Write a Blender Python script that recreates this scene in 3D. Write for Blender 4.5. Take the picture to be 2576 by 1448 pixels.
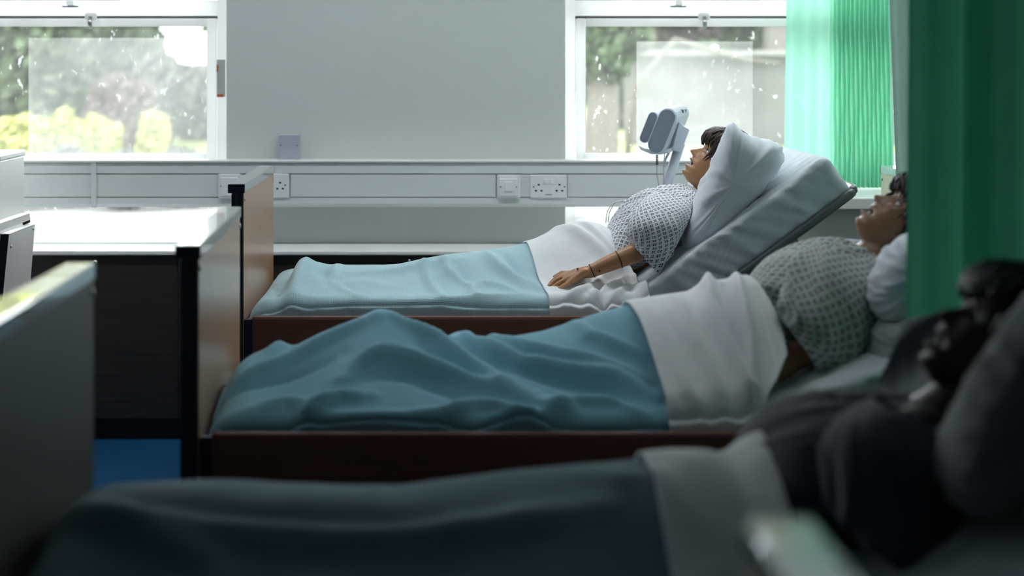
import bpy, bmesh, math, random
import numpy as np
from mathutils import Vector, Matrix

random.seed(7)
for o in list(bpy.data.objects): bpy.data.objects.remove(o, do_unlink=True)
SC = bpy.context.scene
COL = SC.collection

# ------------------------------------------------------------------ camera
F, CX, CY, ZC = 4655.0, 1110.0, 150.0, 1.358      # focal length / principal point in px, eye height in m
def P(px, py, D):                                  # a point of the room seen at pixel (px,py), D metres away
    return Vector(((px - CX) * D / F, D, ZC - (py - CY) * D / F))
def PX(px, D): return (px - CX) * D / F
def PZ(py, D): return ZC - (py - CY) * D / F
cd = bpy.data.cameras.new('camera'); cam = bpy.data.objects.new('camera', cd); COL.objects.link(cam)
cam.location = (0, 0, ZC); cam.rotation_euler = (math.pi / 2, 0, 0)
cd.sensor_width = 36.0; cd.lens = 36.0 * F / 2576.0
cd.shift_x = (1288 - CX) / 2576.0; cd.shift_y = (CY - 724) / 2576.0
cd.dof.use_dof = True; cd.dof.focus_distance = 5.6; cd.dof.aperture_fstop = cd.lens / 24.0
cd.clip_start = 0.05; cd.clip_end = 300
SC.camera = cam

# ------------------------------------------------------------------ light
SKY = 9.0
w = bpy.data.worlds.new('world'); SC.world = w; w.use_nodes = True
bg = w.node_tree.nodes['Background']; bg.inputs[0].default_value = (0.90, 0.97, 1.0, 1); bg.inputs[1].default_value = SKY
sl = bpy.data.lights.new('sun', 'SUN'); sl.energy = 3.5; sl.angle = math.radians(3); sl.color = (1.0, 0.95, 0.82)
so = bpy.data.objects.new('sun', sl); COL.objects.link(so)
so.rotation_euler = Vector((0.25, 0.62, -0.74)).to_track_quat('-Z', 'Y').to_euler()   # stands behind the building, lights the garden only
def portal(x0, x1, z0, z1, y):
    l = bpy.data.lights.new('window_portal', 'AREA'); l.shape = 'RECTANGLE'; l.size = x1 - x0; l.size_y = z1 - z0
    l.cycles.is_portal = True
    o = bpy.data.objects.new('window_portal', l); COL.objects.link(o)
    o.location = ((x0 + x1) / 2, y, (z0 + z1) / 2); o.rotation_euler = (-math.pi / 2, 0, 0)
SC.view_settings.view_transform = 'Standard'; SC.view_settings.look = 'None'
SC.view_settings.gamma = 1.0; SC.view_settings.use_curve_mapping = False
SC.view_settings.exposure = 0.0

# ------------------------------------------------------------------ materials
def newmat(name):
    m = bpy.data.materials.new(name); m.use_nodes = True
    nt = m.node_tree; return m, nt, nt.nodes['Principled BSDF']
def nd(nt, t, **kw):
    n = nt.nodes.new(t)
    for k, v in kw.items(): setattr(n, k, v)
    return n
def mathn(nt, op, a, b=None):
    n = nd(nt, 'ShaderNodeMath', operation=op)
    for i, v in enumerate((a, b)):
        if v is None: continue
        if isinstance(v, (int, float)): n.inputs[i].default_value = v
        else: nt.links.new(v, n.inputs[i])
    return n.outputs[0]
def mixc(nt, fac, a, b):
    n = nd(nt, 'ShaderNodeMix', data_type='RGBA')
    for i, v in ((0, fac), (6, a), (7, b)):
        if isinstance(v, (int, float)): n.inputs[i].default_value = v
        elif isinstance(v, tuple): n.inputs[i].default_value = (*v, 1)
        else: nt.links.new(v, n.inputs[i])
    return n.outputs[2]
def plain(name, c, rough=0.5, metal=0.0, var=0.08, scale=12.0, bump=0.0, coat=0.0, spec=0.5):
    m, nt, b = newmat(name)
    no = nd(nt, 'ShaderNodeTexNoise'); no.inputs['Scale'].default_value = scale; no.inputs['Detail'].default_value = 4
    tc = nd(nt, 'ShaderNodeTexCoord'); nt.links.new(tc.outputs['Object'], no.inputs['Vector'])
    lo = tuple(v * (1 - var) for v in c); hi = tuple(min(1, v * (1 + var)) for v in c)
    nt.links.new(mixc(nt, no.outputs[0], lo, hi), b.inputs['Base Color'])
    b.inputs['Roughness'].default_value = rough; b.inputs['Metallic'].default_value = metal
    b.inputs['Coat Weight'].default_value = coat; b.inputs['Specular IOR Level'].default_value = spec
    if bump:
        bp = nd(nt, 'ShaderNodeBump'); bp.inputs['Strength'].default_value = bump; bp.inputs['Distance'].default_value = 0.01
        nt.links.new(no.outputs[0], bp.inputs['Height']); nt.links.new(bp.outputs[0], b.inputs['Normal'])
    return m
def wood(name, c1, c2, axis='Z', rough=0.35, scale=6.0, coat=0.0):
    m, nt, b = newmat(name)
    tc = nd(nt, 'ShaderNodeTexCoord'); mp = nd(nt, 'ShaderNodeMapping')
    nt.links.new(tc.outputs['Object'], mp.inputs[0])
    s = {'X': (0.6, 14, 14), 'Y': (14, 0.6, 14), 'Z': (14, 14, 0.6)}[axis]; mp.inputs['Scale'].default_value = s
    no = nd(nt, 'ShaderNodeTexNoise'); no.inputs['Scale'].default_value = scale; no.inputs['Detail'].default_value = 6; no.inputs['Roughness'].default_value = .65
    nt.links.new(mp.outputs[0], no.inputs['Vector'])
    rp = nd(nt, 'ShaderNodeValToRGB'); rp.color_ramp.elements[0].position = .3; rp.color_ramp.elements[1].position = .7
    rp.color_ramp.elements[0].color = (*c1, 1); rp.color_ramp.elements[1].color = (*c2, 1)
    nt.links.new(no.outputs[0], rp.inputs[0]); nt.links.new(rp.outputs[0], b.inputs['Base Color'])
    b.inputs['Roughness'].default_value = rough; b.inputs['Coat Weight'].default_value = coat; b.inputs['Coat Roughness'].default_value = .22
    return m
def fabric(name, c, waffle=0.0, pitch=0.006, rough=0.9, sub=0.0, wrinkle=0.0, wscale=14.0):
    m, nt, b = newmat(name)
    uv = nd(nt, 'ShaderNodeUVMap'); sp = nd(nt, 'ShaderNodeSeparateXYZ'); nt.links.new(uv.outputs[0], sp.inputs[0])
    no = nd(nt, 'ShaderNodeTexNoise'); no.inputs['Scale'].default_value = wscale; no.inputs['Detail'].default_value = 5
    tc = nd(nt, 'ShaderNodeTexCoord'); nt.links.new(tc.outputs['Object'], no.inputs['Vector'])
    col = mixc(nt, no.outputs[0], tuple(v * .93 for v in c), tuple(min(1, v * 1.06) for v in c))
    h = no.outputs[0]
    if waffle:
        k = 2 * math.pi / pitch
        a = mathn(nt, 'SINE', mathn(nt, 'MULTIPLY', sp.outputs[0], k)); d = mathn(nt, 'SINE', mathn(nt, 'MULTIPLY', sp.outputs[1], k))
        g = mathn(nt, 'MAXIMUM', a, d); g = mathn(nt, 'MULTIPLY', mathn(nt, 'ADD', g, 1.0), 0.5)
        col = mixc(nt, mathn(nt, 'MULTIPLY', mathn(nt, 'SUBTRACT', 1.0, g), waffle), col, tuple(v * .45 for v in c))
        bp = nd(nt, 'ShaderNodeBump'); bp.inputs['Strength'].default_value = .35; bp.inputs['Distance'].default_value = .002
        nt.links.new(g, bp.inputs['Height']); nt.links.new(bp.outputs[0], b.inputs['Normal'])
    elif wrinkle:
        bp = nd(nt, 'ShaderNodeBump'); bp.inputs['Strength'].default_value = wrinkle; bp.inputs['Distance'].default_value = .012
        nt.links.new(h, bp.inputs['Height']); nt.links.new(bp.outputs[0], b.inputs['Normal'])
    nt.links.new(col, b.inputs['Base Color']); b.inputs['Roughness'].default_value = rough
    b.inputs['Sheen Weight'].default_value = .15; b.inputs['Specular IOR Level'].default_value = .2
    return m
def gown_mat(name, base, ink, pitch):
    m, nt, b = newmat(name)
    uv = nd(nt, 'ShaderNodeUVMap'); mp = nd(nt, 'ShaderNodeMapping'); nt.links.new(uv.outputs[0], mp.inputs[0])
    mp.inputs['Rotation'].default_value = (0, 0, math.radians(38)); mp.inputs['Scale'].default_value = (1 / pitch,) * 3
    sp = nd(nt, 'ShaderNodeSeparateXYZ'); nt.links.new(mp.outputs[0], sp.inputs[0])
    def cell(o):
        return mathn(nt, 'ABSOLUTE', mathn(nt, 'SUBTRACT', mathn(nt, 'FRACT', o), 0.5))
    a, d = cell(sp.outputs[0]), cell(sp.outputs[1])
    def band(v): return mathn(nt, 'MULTIPLY', mathn(nt, 'GREATER_THAN', v, .045), mathn(nt, 'LESS_THAN', v, .275))
    mask = mathn(nt, 'MULTIPLY', band(a), band(d))
    nt.links.new(mixc(nt, mask, base, ink), b.inputs['Base Color'])
    b.inputs['Roughness'].default_value = .9; b.inputs['Specular IOR Level'].default_value = .15
    return m
def curtain_mat(name, c, trans=.5):
    m, nt, b = newmat(name)
    b.inputs['Base Color'].default_value = (*c, 1); b.inputs['Roughness'].default_value = .85; b.inputs['Specular IOR Level'].default_value = .1
    tr = nd(nt, 'ShaderNodeBsdfTranslucent')
    no = nd(nt, 'ShaderNodeTexNoise'); no.inputs['Scale'].default_value = 5
    tc = nd(nt, 'ShaderNodeTexCoord'); nt.links.new(tc.outputs['Object'], no.inputs['Vector'])
    col = mixc(nt, no.outputs[0], tuple(v * .9 for v in c), tuple(min(1, v * 1.08) for v in c))
    nt.links.new(col, b.inputs['Base Color']); nt.links.new(col, tr.inputs[0])
    mx = nd(nt, 'ShaderNodeMixShader'); mx.inputs[0].default_value = trans
    nt.links.new(b.outputs[0], mx.inputs[1]); nt.links.new(tr.outputs[0], mx.inputs[2])
    nt.links.new(mx.outputs[0], nt.nodes['Material Output'].inputs[0])
    return m
def glass_mat(name, haze, spots):
    m, nt, b = newmat(name); out = nt.nodes['Material Output']; nt.nodes.remove(b)
    tp = nd(nt, 'ShaderNodeBsdfTransparent'); tr = nd(nt, 'ShaderNodeBsdfTranslucent'); tr.inputs[0].default_value = (.9, .92, .9, 1)
    gl = nd(nt, 'ShaderNodeBsdfGlossy'); gl.inputs['Roughness'].default_value = .02
    tc = nd(nt, 'ShaderNodeTexCoord')
    n1 = nd(nt, 'ShaderNodeTexNoise'); n1.inputs['Scale'].default_value = 45; n1.inputs['Detail'].default_value = 3
    mp = nd(nt, 'ShaderNodeMapping'); mp.inputs['Scale'].default_value = (1, 1, .55); nt.links.new(tc.outputs['Object'], mp.inputs[0])
    nt.links.new(mp.outputs[0], n1.inputs['Vector'])
    r1 = nd(nt, 'ShaderNodeValToRGB'); r1.color_ramp.elements[0].position = .66; r1.color_ramp.elements[1].position = .76
    nt.links.new(n1.outputs[0], r1.inputs[0])
    n2 = nd(nt, 'ShaderNodeTexNoise'); n2.inputs['Scale'].default_value = 3.2; n2.inputs['Detail'].default_value = 5
    nt.links.new(tc.outputs['Object'], n2.inputs['Vector'])
    f = mathn(nt, 'ADD', mathn(nt, 'MULTIPLY', r1.outputs[0], spots), mathn(nt, 'MULTIPLY', n2.outputs[0], haze * 2))
    fr = nd(nt, 'ShaderNodeFresnel'); fr.inputs[0].default_value = 1.45
    m1 = nd(nt, 'ShaderNodeMixShader'); nt.links.new(f, m1.inputs[0]); nt.links.new(tp.outputs[0], m1.inputs[1]); nt.links.new(tr.outputs[0], m1.inputs[2])
    m2 = nd(nt, 'ShaderNodeMixShader'); nt.links.new(fr.outputs[0], m2.inputs[0]); nt.links.new(m1.outputs[0], m2.inputs[1]); nt.links.new(gl.outputs[0], m2.inputs[2])
    nt.links.new(m2.outputs[0], out.inputs[0])
    return m

M = {}
M['wall'] = plain('wall_paint', (.60, .64, .62), .8, var=.03, scale=3)
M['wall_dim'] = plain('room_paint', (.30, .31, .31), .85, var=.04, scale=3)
M['ceiling'] = plain('ceiling_paint', (.75, .76, .75), .9, var=.03)
M['floor'] = plain('blue_vinyl', (.008, .075, .18), .35, var=.25, scale=30)
M['frame'] = curtain_mat('white_upvc', (.94, .95, .94), .6)
M['gasket'] = plain('grey_gasket', (.12, .12, .12), .6)
M['trunk'] = plain('white_trunking', (.68, .73, .73), .4, var=.02)
M['plate'] = plain('socket_plastic', (.80, .82, .84), .35, var=.02)
M['switch'] = plain('grey_plastic', (.42, .44, .50), .45, var=.03)
M['white_lam'] = plain('white_laminate', (.86, .86, .85), .35, var=.02)
M['dark_wood'] = wood('dark_laminate', (.014, .012, .011), (.036, .030, .026), 'X', .45, 5)
M['black'] = plain('black_plastic', (.012, .012, .013), .5)
M['navy'] = plain('navy_steel', (.018, .024, .036), .35, metal=.3)
M['cap'] = plain('grey_cap', (.36, .38, .38), .16, var=.03, coat=.6)
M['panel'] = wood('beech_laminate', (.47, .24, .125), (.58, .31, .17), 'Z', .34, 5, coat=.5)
M['panel_shaded'] = wood('shaded_laminate', (.065, .056, .050), (.095, .080, .070), 'Z', .5, 5, coat=.08)  # near footboard laminate, corner shade put into the colour
M['cream'] = wood('pale_laminate', (.62, .56, .38), (.68, .61, .42), 'Z', .3, 4)
M['rail'] = wood('brown_beech', (.14, .052, .030), (.20, .080, .046), 'X', .38, 5)
M['steel'] = plain('brushed_steel', (.55, .57, .58), .3, metal=.85)
M['grey_metal'] = plain('painted_grey_metal', (.55, .56, .57), .4, metal=.15)
M['light_metal'] = plain('white_painted_metal', (.82, .82, .82), .4)
M['tube_grey'] = plain('grey_tube', (.16, .18, .19), .35, metal=.4)
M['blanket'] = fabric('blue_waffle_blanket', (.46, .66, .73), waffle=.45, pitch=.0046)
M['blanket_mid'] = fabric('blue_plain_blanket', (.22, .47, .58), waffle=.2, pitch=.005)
M['blanket_shaded'] = fabric('shaded_blue_blanket', (.10, .22, .27), waffle=.2, pitch=.005)  # nearest blanket, its blue darkened to carry the shade
M['sheet'] = fabric('white_sheet', (.80, .82, .84), wrinkle=.35, wscale=16)
M['mattress'] = fabric('fitted_sheet', (.64, .70, .74), wrinkle=.25, wscale=9)
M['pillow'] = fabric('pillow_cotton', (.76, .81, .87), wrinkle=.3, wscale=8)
M['pillow_shaded'] = fabric('shaded_pillow_cotton', (.16, .18, .18), wrinkle=.2, wscale=8)  # pillow cotton with the near corner's shade painted in
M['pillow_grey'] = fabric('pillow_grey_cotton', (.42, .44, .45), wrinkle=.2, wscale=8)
M['gown'] = gown_mat('printed_gown', (.74, .76, .80), (.03, .035, .06), .0150)
M['gown_shaded'] = fabric('shaded_gown', (.055, .065, .085), wrinkle=.2)  # gown cloth darkened, shade over the nearest bed is in the colour
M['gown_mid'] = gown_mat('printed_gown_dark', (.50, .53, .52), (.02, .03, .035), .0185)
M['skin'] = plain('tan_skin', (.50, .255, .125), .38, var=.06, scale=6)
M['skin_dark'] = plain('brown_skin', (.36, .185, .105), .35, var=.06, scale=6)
M['skin_shaded'] = plain('shaded_skin', (.05, .03, .022), .45, var=.06, scale=6)  # skin colour darkened to stand for shade on the nearest face
M['mouth'] = plain('mouth_inside', (.02, .006, .005), .6)
M['lips'] = plain('lips', (.42, .19, .11), .35)
M['seam'] = plain('joint_line', (.05, .02, .012), .6)
M['eye'] = plain('eye_white', (.75, .72, .70), .15)
M['iris'] = plain('iris', (.05, .025, .015), .1)
M['hair'] = plain('brown_hair', (.030, .015, .010), .5, var=.5, scale=60)
M['hair_black'] = plain('black_hair', (.008, .007, .007), .4, var=.4, scale=60)
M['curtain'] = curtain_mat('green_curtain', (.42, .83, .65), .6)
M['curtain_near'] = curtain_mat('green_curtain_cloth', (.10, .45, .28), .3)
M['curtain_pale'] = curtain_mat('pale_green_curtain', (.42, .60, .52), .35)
M['white_plastic'] = plain('white_plastic', (.62, .66, .74), .4, var=.02)
M['grey_face'] = plain('grey_plastic_face', (.20, .24, .29), .5, var=.03)
M['glass1'] = glass_mat('dirty_glass', .03, .40)
M['reflection_pane'] = glass_mat('reflection_haze', .085, .25)  # haze that imitates a reflection in the window glass
M['sticker'] = plain('label_paper', (.62, .63, .62), .6)
M['orange'] = plain('orange_print', (.72, .16, .06), .6)
M['cable'] = plain('grey_cable', (.35, .37, .37), .5)
M['clear_tube'] = plain('clear_tubing', (.65, .68, .68), .2)
def leafmat(name, c):
    m, nt, b = newmat(name)
    no = nd(nt, 'ShaderNodeTexNoise'); no.inputs['Scale'].default_value = 2.5; no.inputs['Detail'].default_value = 3
    tc = nd(nt, 'ShaderNodeTexCoord'); nt.links.new(tc.outputs['Object'], no.inputs['Vector'])
    nt.links.new(mixc(nt, no.outputs[0], tuple(v * .55 for v in c), tuple(v * 1.4 for v in c)), b.inputs['Base Color'])
    b.inputs['Roughness'].default_value = .7
    return m
M['leaf_green'] = leafmat('leaf_green', (.05, .075, .036)); M['leaf_yellow'] = leafmat('leaf_yellow', (.30, .31, .08))
M['leaf_lime'] = leafmat('leaf_lime', (.50, .52, .09)); M['leaf_grey'] = leafmat('leaf_grey', (.06, .062, .052)); M['leaf_red'] = leafmat('leaf_red', (.07, .048, .042))
def lampmat(name, c, s):
    m, nt, b = newmat(name); b.inputs['Base Color'].default_value = (.8, .8, .8, 1)
    b.inputs['Emission Color'].default_value = (*c, 1); b.inputs['Emission Strength'].default_value = s; return m
M['fill_lamp'] = lampmat('fill_diffuser', (.93, .98, 1.0), 17.0)  # glow of the added fill lamps above the view
M['fill_lamp2'] = lampmat('fill_diffuser_dim', (.93, .98, 1.0), 5.5)
M['bark'] = plain('bark', (.09, .08, .07), .9, var=.4, scale=20)
M['lawn'] = leafmat('lawn', (.20, .24, .06)); M['path'] = plain('paving', (.14, .14, .135), .9, var=.2)
M['render'] = plain('grey_render', (.075, .074, .072), .9, var=.15, scale=1)

# ------------------------------------------------------------------ object helpers
def mesh_obj(name, verts, faces, mat, parent=None, smooth=False, uvs=None, mats=None, fm=None):
    me = bpy.data.meshes.new(name); me.from_pydata([tuple(v) for v in verts], [], faces)
    for m_ in (mats or [mat]): me.materials.append(M[m_] if isinstance(m_, str) else m_)
    if fm is not None: me.polygons.foreach_set('material_index', fm)
    if smooth: me.polygons.foreach_set('use_smooth', [True] * len(me.polygons))
    if uvs is not None:
        ul = me.uv_layers.new(name='UVMap'); li = np.zeros(len(me.loops), dtype=np.int32); me.loops.foreach_get('vertex_index', li)
        ul.data.foreach_set('uv', np.asarray(uvs, dtype=np.float32)[li].ravel())
    me.update()
    o = bpy.data.objects.new(name, me); COL.objects.link(o)
    if parent: o.parent = parent
    return o
def bm_obj(name, bm, mat, parent=None, smooth=False):
    me = bpy.data.meshes.new(name); bm.normal_update(); bm.to_mesh(me); bm.free()
    me.materials.append(M[mat])
    if smooth: me.polygons.foreach_set('use_smooth', [True] * len(me.polygons))
    o = bpy.data.objects.new(name, me); COL.objects.link(o)
    if parent: o.parent = parent
    return o
def tag(o, label=None, cat=None, group=None, kind=None):
    if label: o['label'] = label
    if cat: o['category'] = cat
    if group: o['group'] = group
    if kind: o['kind'] = kind
    return o
def thing(name, label, cat, group=None):
    e = bpy.data.objects.new(name, None); COL.objects.link(e); e.empty_display_size = .1
    return tag(e, label, cat, group)
def add_box(bm, lo, hi, bev=0.0, rot=None, seg=2):
    c = (Vector(lo) + Vector(hi)) / 2; s = [abs(hi[i] - lo[i]) for i in range(3)]
    r = bmesh.ops.create_cube(bm, size=1.0); vs = r['verts']
    bmesh.ops.scale(bm, vec=s, verts=vs)
    if bev:
        es = list({e for v in vs for e in v.link_edges})
        rb = bmesh.ops.bevel(bm, geom=es, offset=min(bev, .45 * min(s)), segments=seg, affect='EDGES', profile=.5)
        vs = list({v for f in rb['faces'] for v in f.verts} | {v for v in vs if v.is_valid})
    if rot is not None: bmesh.ops.rotate(bm, cent=(0, 0, 0), matrix=rot, verts=vs)
    bmesh.ops.translate(bm, vec=c, verts=vs)
    return vs
def box(name, lo, hi, mat, parent=None, bev=.002, rot=None):
    bm = bmesh.new(); add_box(bm, lo, hi, bev, rot); return bm_obj(name, bm, mat, parent)
def add_tube(bm, pts, r, seg=10, caps=True):
    pts = [Vector(p) for p in pts]; n = len(pts); rs = r if isinstance(r, (list, tuple)) else [r] * n
    rings = []; up = None
    for i, p in enumerate(pts):
        t = (pts[min(i + 1, n - 1)] - pts[max(i - 1, 0)]).normalized()
        if up is None: up = t.orthogonal().normalized()
        up = (up - t * up.dot(t)).normalized(); sd = t.cross(up)
        rings.append([bm.verts.new(p + rs[i] * (math.cos(a) * up + math.sin(a) * sd)) for a in [2 * math.pi * k / seg for k in range(seg)]])
    for i in range(n - 1):
        for k in range(seg):
            bm.faces.new((rings[i][k], rings[i][(k + 1) % seg], rings[i + 1][(k + 1) % seg], rings[i + 1][k]))
    if caps: bm.faces.new(rings[0][::-1]); bm.faces.new(rings[-1])
def tube(name, pts, r, mat, parent=None, seg=10):
    bm = bmesh.new(); add_tube(bm, pts, r, seg); return bm_obj(name, bm, mat, parent, True)
def disc(name, c, r, depth, mat, parent=None, axis='Y', seg=12):
    d = {'X': Vector((1, 0, 0)), 'Y': Vector((0, 1, 0)), 'Z': Vector((0, 0, 1))}[axis]
    return tube(name, [Vector(c) - d * depth / 2, Vector(c) + d * depth / 2], r, mat, parent, seg)
def spline(pts, n):                                # Catmull-Rom through points
    pts = [Vector(p) for p in pts]; out = []
    for i in range(len(pts) - 1):
        p0, p1, p2, p3 = pts[max(i - 1, 0)], pts[i], pts[i + 1], pts[min(i + 2, len(pts) - 1)]
        for k in range(n):
            t = k / n
            out.append(.5 * (2 * p1 + (p2 - p0) * t + (2 * p0 - 5 * p1 + 4 * p2 - p3) * t * t + (3 * p1 - p0 - 3 * p2 + p3) * t ** 3))
    out.append(pts[-1]); return out
def grid_faces(nu, nv, closed_v=False):
    f = []
    for i in range(nu - 1):
        for j in range(nv if closed_v else nv - 1):
            j2 = (j + 1) % nv
            f.append((i * nv + j, (i + 1) * nv + j, (i + 1) * nv + j2, i * nv + j2))
    return f
def solid(o, t, off=0):
    m = o.modifiers.new('thickness', 'SOLIDIFY'); m.thickness = t; m.offset = off; return o
_PC = {}
def _params(tagn, seed, k, n):
    q = _PC.get((tagn, seed, k, n))
    if q is None:
        r = np.random.RandomState(seed + (50 if tagn == 'c' else 0)); q = []
        for i in range(n):
            if tagn == 'w': a = r.uniform(0, 2 * math.pi); kk = k * r.uniform(.5, 1.6); q.append((kk * math.cos(a), kk * math.sin(a), r.uniform(0, 6.28), r.uniform(.5, 1)))
            else:
                a = r.normal(0, .45); kk = k * r.uniform(.6, 1.5)
                q.append((kk * math.cos(a), kk * math.sin(a), r.uniform(0, 6.28), .35 * kk * math.cos(a + 1.4), .35 * kk * math.sin(a + 1.4), r.uniform(0, 6.28), r.uniform(.5, 1)))
        _PC[(tagn, seed, k, n)] = q
    return q
def wr(x, y, seed, k=14.0, n=7):                   # smooth wrinkle noise, about -1..1
    s = 0; sn = math.sin if isinstance(x, float) and not isinstance(x, np.ndarray) else np.sin
    for cx_, cy_, ph, am in _params('w', seed, k, n): s = s + sn(cx_ * x + cy_ * y + ph) * am
    return s / (n * .6)
def cre(x, y, seed, k=14.0, n=5):                  # creases: sharp ridges between smooth hollows, 0..1
    s = 0; sn = math.sin if isinstance(x, float) and not isinstance(x, np.ndarray) else np.sin
    for a, b_, ph, c, d, ph2, am in _params('c', seed, k, n):
        s = s + (1 - abs(sn((a * x + b_ * y + ph + .8 * sn(c * x + d * y + ph2)) * .5))) ** 2.2 * am
    return s / (n * .45)

# ------------------------------------------------------------------ the room
WY = 6.85                                           # face of the window wall
XL, XR, YR, ZT = -5.6, 2.0, -2.6, 2.62              # left, right, rear wall and ceiling
WIN = [(-2.95, -.795), (.459, 1.90), (-5.3, -4.2)]; WZ0, WZ1 = .675, 2.40
def struct(o): o['kind'] = 'structure'; return o
bm = bmesh.new(); add_box(bm, (XL - .2, YR - .2, -.1), (XR + .2, WY + .25, 0)); struct(bm_obj('floor', bm, 'floor'))
bm = bmesh.new(); add_box(bm, (XL - .2, YR - .2, ZT), (XR + .2, WY + .25, ZT + .15)); struct(bm_obj('ceiling', bm, 'ceiling'))
bm = bmesh.new()
edges = sorted(WIN); xs = [XL] + [v for e in edges for v in e] + [XR]
for i in range(0, len(xs), 2): add_box(bm, (xs[i], WY, 0), (xs[i + 1], WY + .25, ZT))
for a, b_ in edges:
    add_box(bm, (a, WY, 0), (b_, WY + .25, WZ0)); add_box(bm, (a, WY, WZ1), (b_, WY + .25, ZT))
struct(bm_obj('wall_back', bm, 'wall'))
for nm, lo, hi, mt in (('wall_left', (XL - .2, YR, 0), (XL, WY, ZT), 'wall_dim'), ('wall_right', (XR, YR, 0), (XR + .2, WY, ZT), 'wall'),
                   ('wall_front', (XL, YR - .2, 0), (XR, YR, ZT), 'wall_dim')):
    struct(box(nm, lo, hi, mt, bev=0))

def window(i, x0, x1, detail):
    e = bpy.data.objects.new('window_%d' % i, None); COL.objects.link(e); e['kind'] = 'structure'
    yf = WY + .07; d = .06
    def fb(nm, a, b_, c, dd, y0=yf, y1=None, m='frame'): return box(nm, (a, y0, c), (b_, y1 or y0 + d, dd), m, e, .003)
    jw = .042                                        # outer frame
    fb('jamb', x0, x0 + jw, WZ0, WZ1); fb('jamb', x1 - jw, x1, WZ0, WZ1)
    fb('head', x0 + jw, x1 - jw, WZ1 - .05, WZ1); fb('bottom_rail', x0 + jw, x1 - jw, WZ0, .772)
    fb('middle_rail', x0 + jw, x1 - jw, .90, .972)
    fb('transom', x0 + jw, x1 - jw, 1.522, 1.580, yf - .012)
    # casement between middle rail and transom, a dark gasket gap around it
    a, b_, c, dd = x0 + jw + .004, x1 - jw - .004, .976, 1.512
    sw = .034; ys = yf - .018
    fb('gasket', x0 + jw, x1 - jw, 1.512, 1.522, yf + .01, yf + .05, 'gasket')
    fb('sash_stile', a, a + sw, c, dd, ys); fb('sash_stile', b_ - sw, b_, c, dd, ys)
    fb('sash_rail', a + sw, b_ - sw, c, c + .030, ys); fb('sash_rail', a + sw, b_ - sw, dd - .030, dd, ys)
    gy = yf + .02
    box('pane', (a + sw - .005, gy, c + .02), (b_ - sw + .005, gy + .004, dd - .02), 'glass1', e, 0)
    box('pane', (x0 + jw - .005, gy, .765), (x1 - jw + .005, gy + .004, .91), 'glass1', e, 0)
    box('pane', (x0 + jw - .005, gy, 1.575), (x1 - jw + .005, gy + .004, WZ1 - .045), 'glass1', e, 0)
    if detail:                                       # latch on the sash, catch on the transom, hazy pane imitating a reflection
        lx = PX(detail[0], ys); lz = 1.516
        h = box('latch', (lx - .022, ys - .022, lz - .012), (lx + .022, ys, lz + .016), 'frame', e, .008)
        tube('latch_lever', [(lx, ys - .02, lz), (lx, ys - .03, lz - .02), (lx + .002, ys - .028, lz - .045)], [.008, .009, .006], 'steel', h)
        cx_ = PX(detail[1], yf); box('catch', (cx_ - .03, yf - .03, 1.552), (cx_ + .03, yf - .012, 1.562), 'steel', e, .003)
        cx_ = PX(detail[1] + 1, yf); box('catch', (cx_ - .012, yf - .045, 1.560), (cx_ + .012, yf - .03, 1.590), 'frame', e, .003)
        fx0, fx1, ft = detail[2:]
        box('reflection_pane', (PX(fx0, gy), gy + .012, c + .02), (PX(fx1, gy), gy + .014, PZ(ft, gy)), 'reflection_pane', e, 0)
    return e
w1 = window(1, *WIN[0], (230, 180, 70, 520, 95))
w2 = window(2, *WIN[1], (1770, 1704, 1602, 1895, 104))
window(3, *WIN[2], None)
for a, b_ in WIN: portal(a, b_, WZ0, WZ1, WY + .16)
# paper label with orange corners on the frame of the left window
s = box('label_strip', (PX(545, 6.91), 6.912, PZ(243, 6.91)), (PX(566, 6.91), 6.918, PZ(150, 6.91)), 'sticker', w1, 0)
box('orange_mark', (PX(545, 6.91), 6.908, PZ(180, 6.91)), (PX(549, 6.91), 6.911, PZ(163, 6.91)), 'orange', s, 0)
box('orange_mark', (PX(546, 6.91), 6.908, PZ(244, 6.91)), (PX(562, 6.91), 6.911, PZ(237, 6.91)), 'orange', s, 0)

# trunking that runs along the wall and across the windows
t = bpy.data.objects.new('trim_1', None); COL.objects.link(t); t['kind'] = 'structure'
ty = WY - .09
TX0, TX1 = XL, 1.20
z = lambda py: PZ(py, ty)
def roundprofile(nm, prof, x0, x1, mat, parent):     # profile in (y,z) swept along x
    n = len(prof); v = [(x0, *p) for p in prof] + [(x1, *p) for p in prof]
    f = [(k, (k + 1) % n, n + (k + 1) % n, n + k) for k in range(n)] + [tuple(range(n))[::-1], tuple(range(n, 2 * n))]
    o = mesh_obj(nm, v, f, mat, parent); bmm = bmesh.new(); bmm.from_mesh(o.data); bmesh.ops.recalc_face_normals(bmm, faces=bmm.faces[:]); bmm.to_mesh(o.data); bmm.free(); return o
body = [(WY - .001, z(408)), (ty + .004, z(408)), (ty, z(412)), (ty, z(436)), (ty + .01, z(437)), (ty + .01, z(497)), (ty, z(498)), (ty, z(512)), (ty + .015, z(521)), (WY - .001, z(521))]
# stands clear of the glass on the window bays: body carries on across them
roundprofile('trunking_body', body, TX0, TX1, 'trunk', t)
cuts = [-5.5, -3.0, PX(236, ty), PX(728, ty), PX(1250, ty), PX(1425, ty), TX1]
for i in range(len(cuts) - 1):
    box('cover_panel', (cuts[i] + .004, ty + .002, z(495)), (cuts[i + 1] - .004, ty + .0105, z(439)), 'trunk', t, .001)
for cxx in (PX(236, ty), -3.0):
    box('joint_strip', (cxx - .010, ty - .006, z(522)), (cxx + .010, ty + .02, z(406)), 'trunk', t, .002)
# narrow shelf on top of it
box('top_shelf', (TX0, ty - .008, z(408)), (TX1, WY - .001, z(403)), 'white_lam', t, .002)

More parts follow.
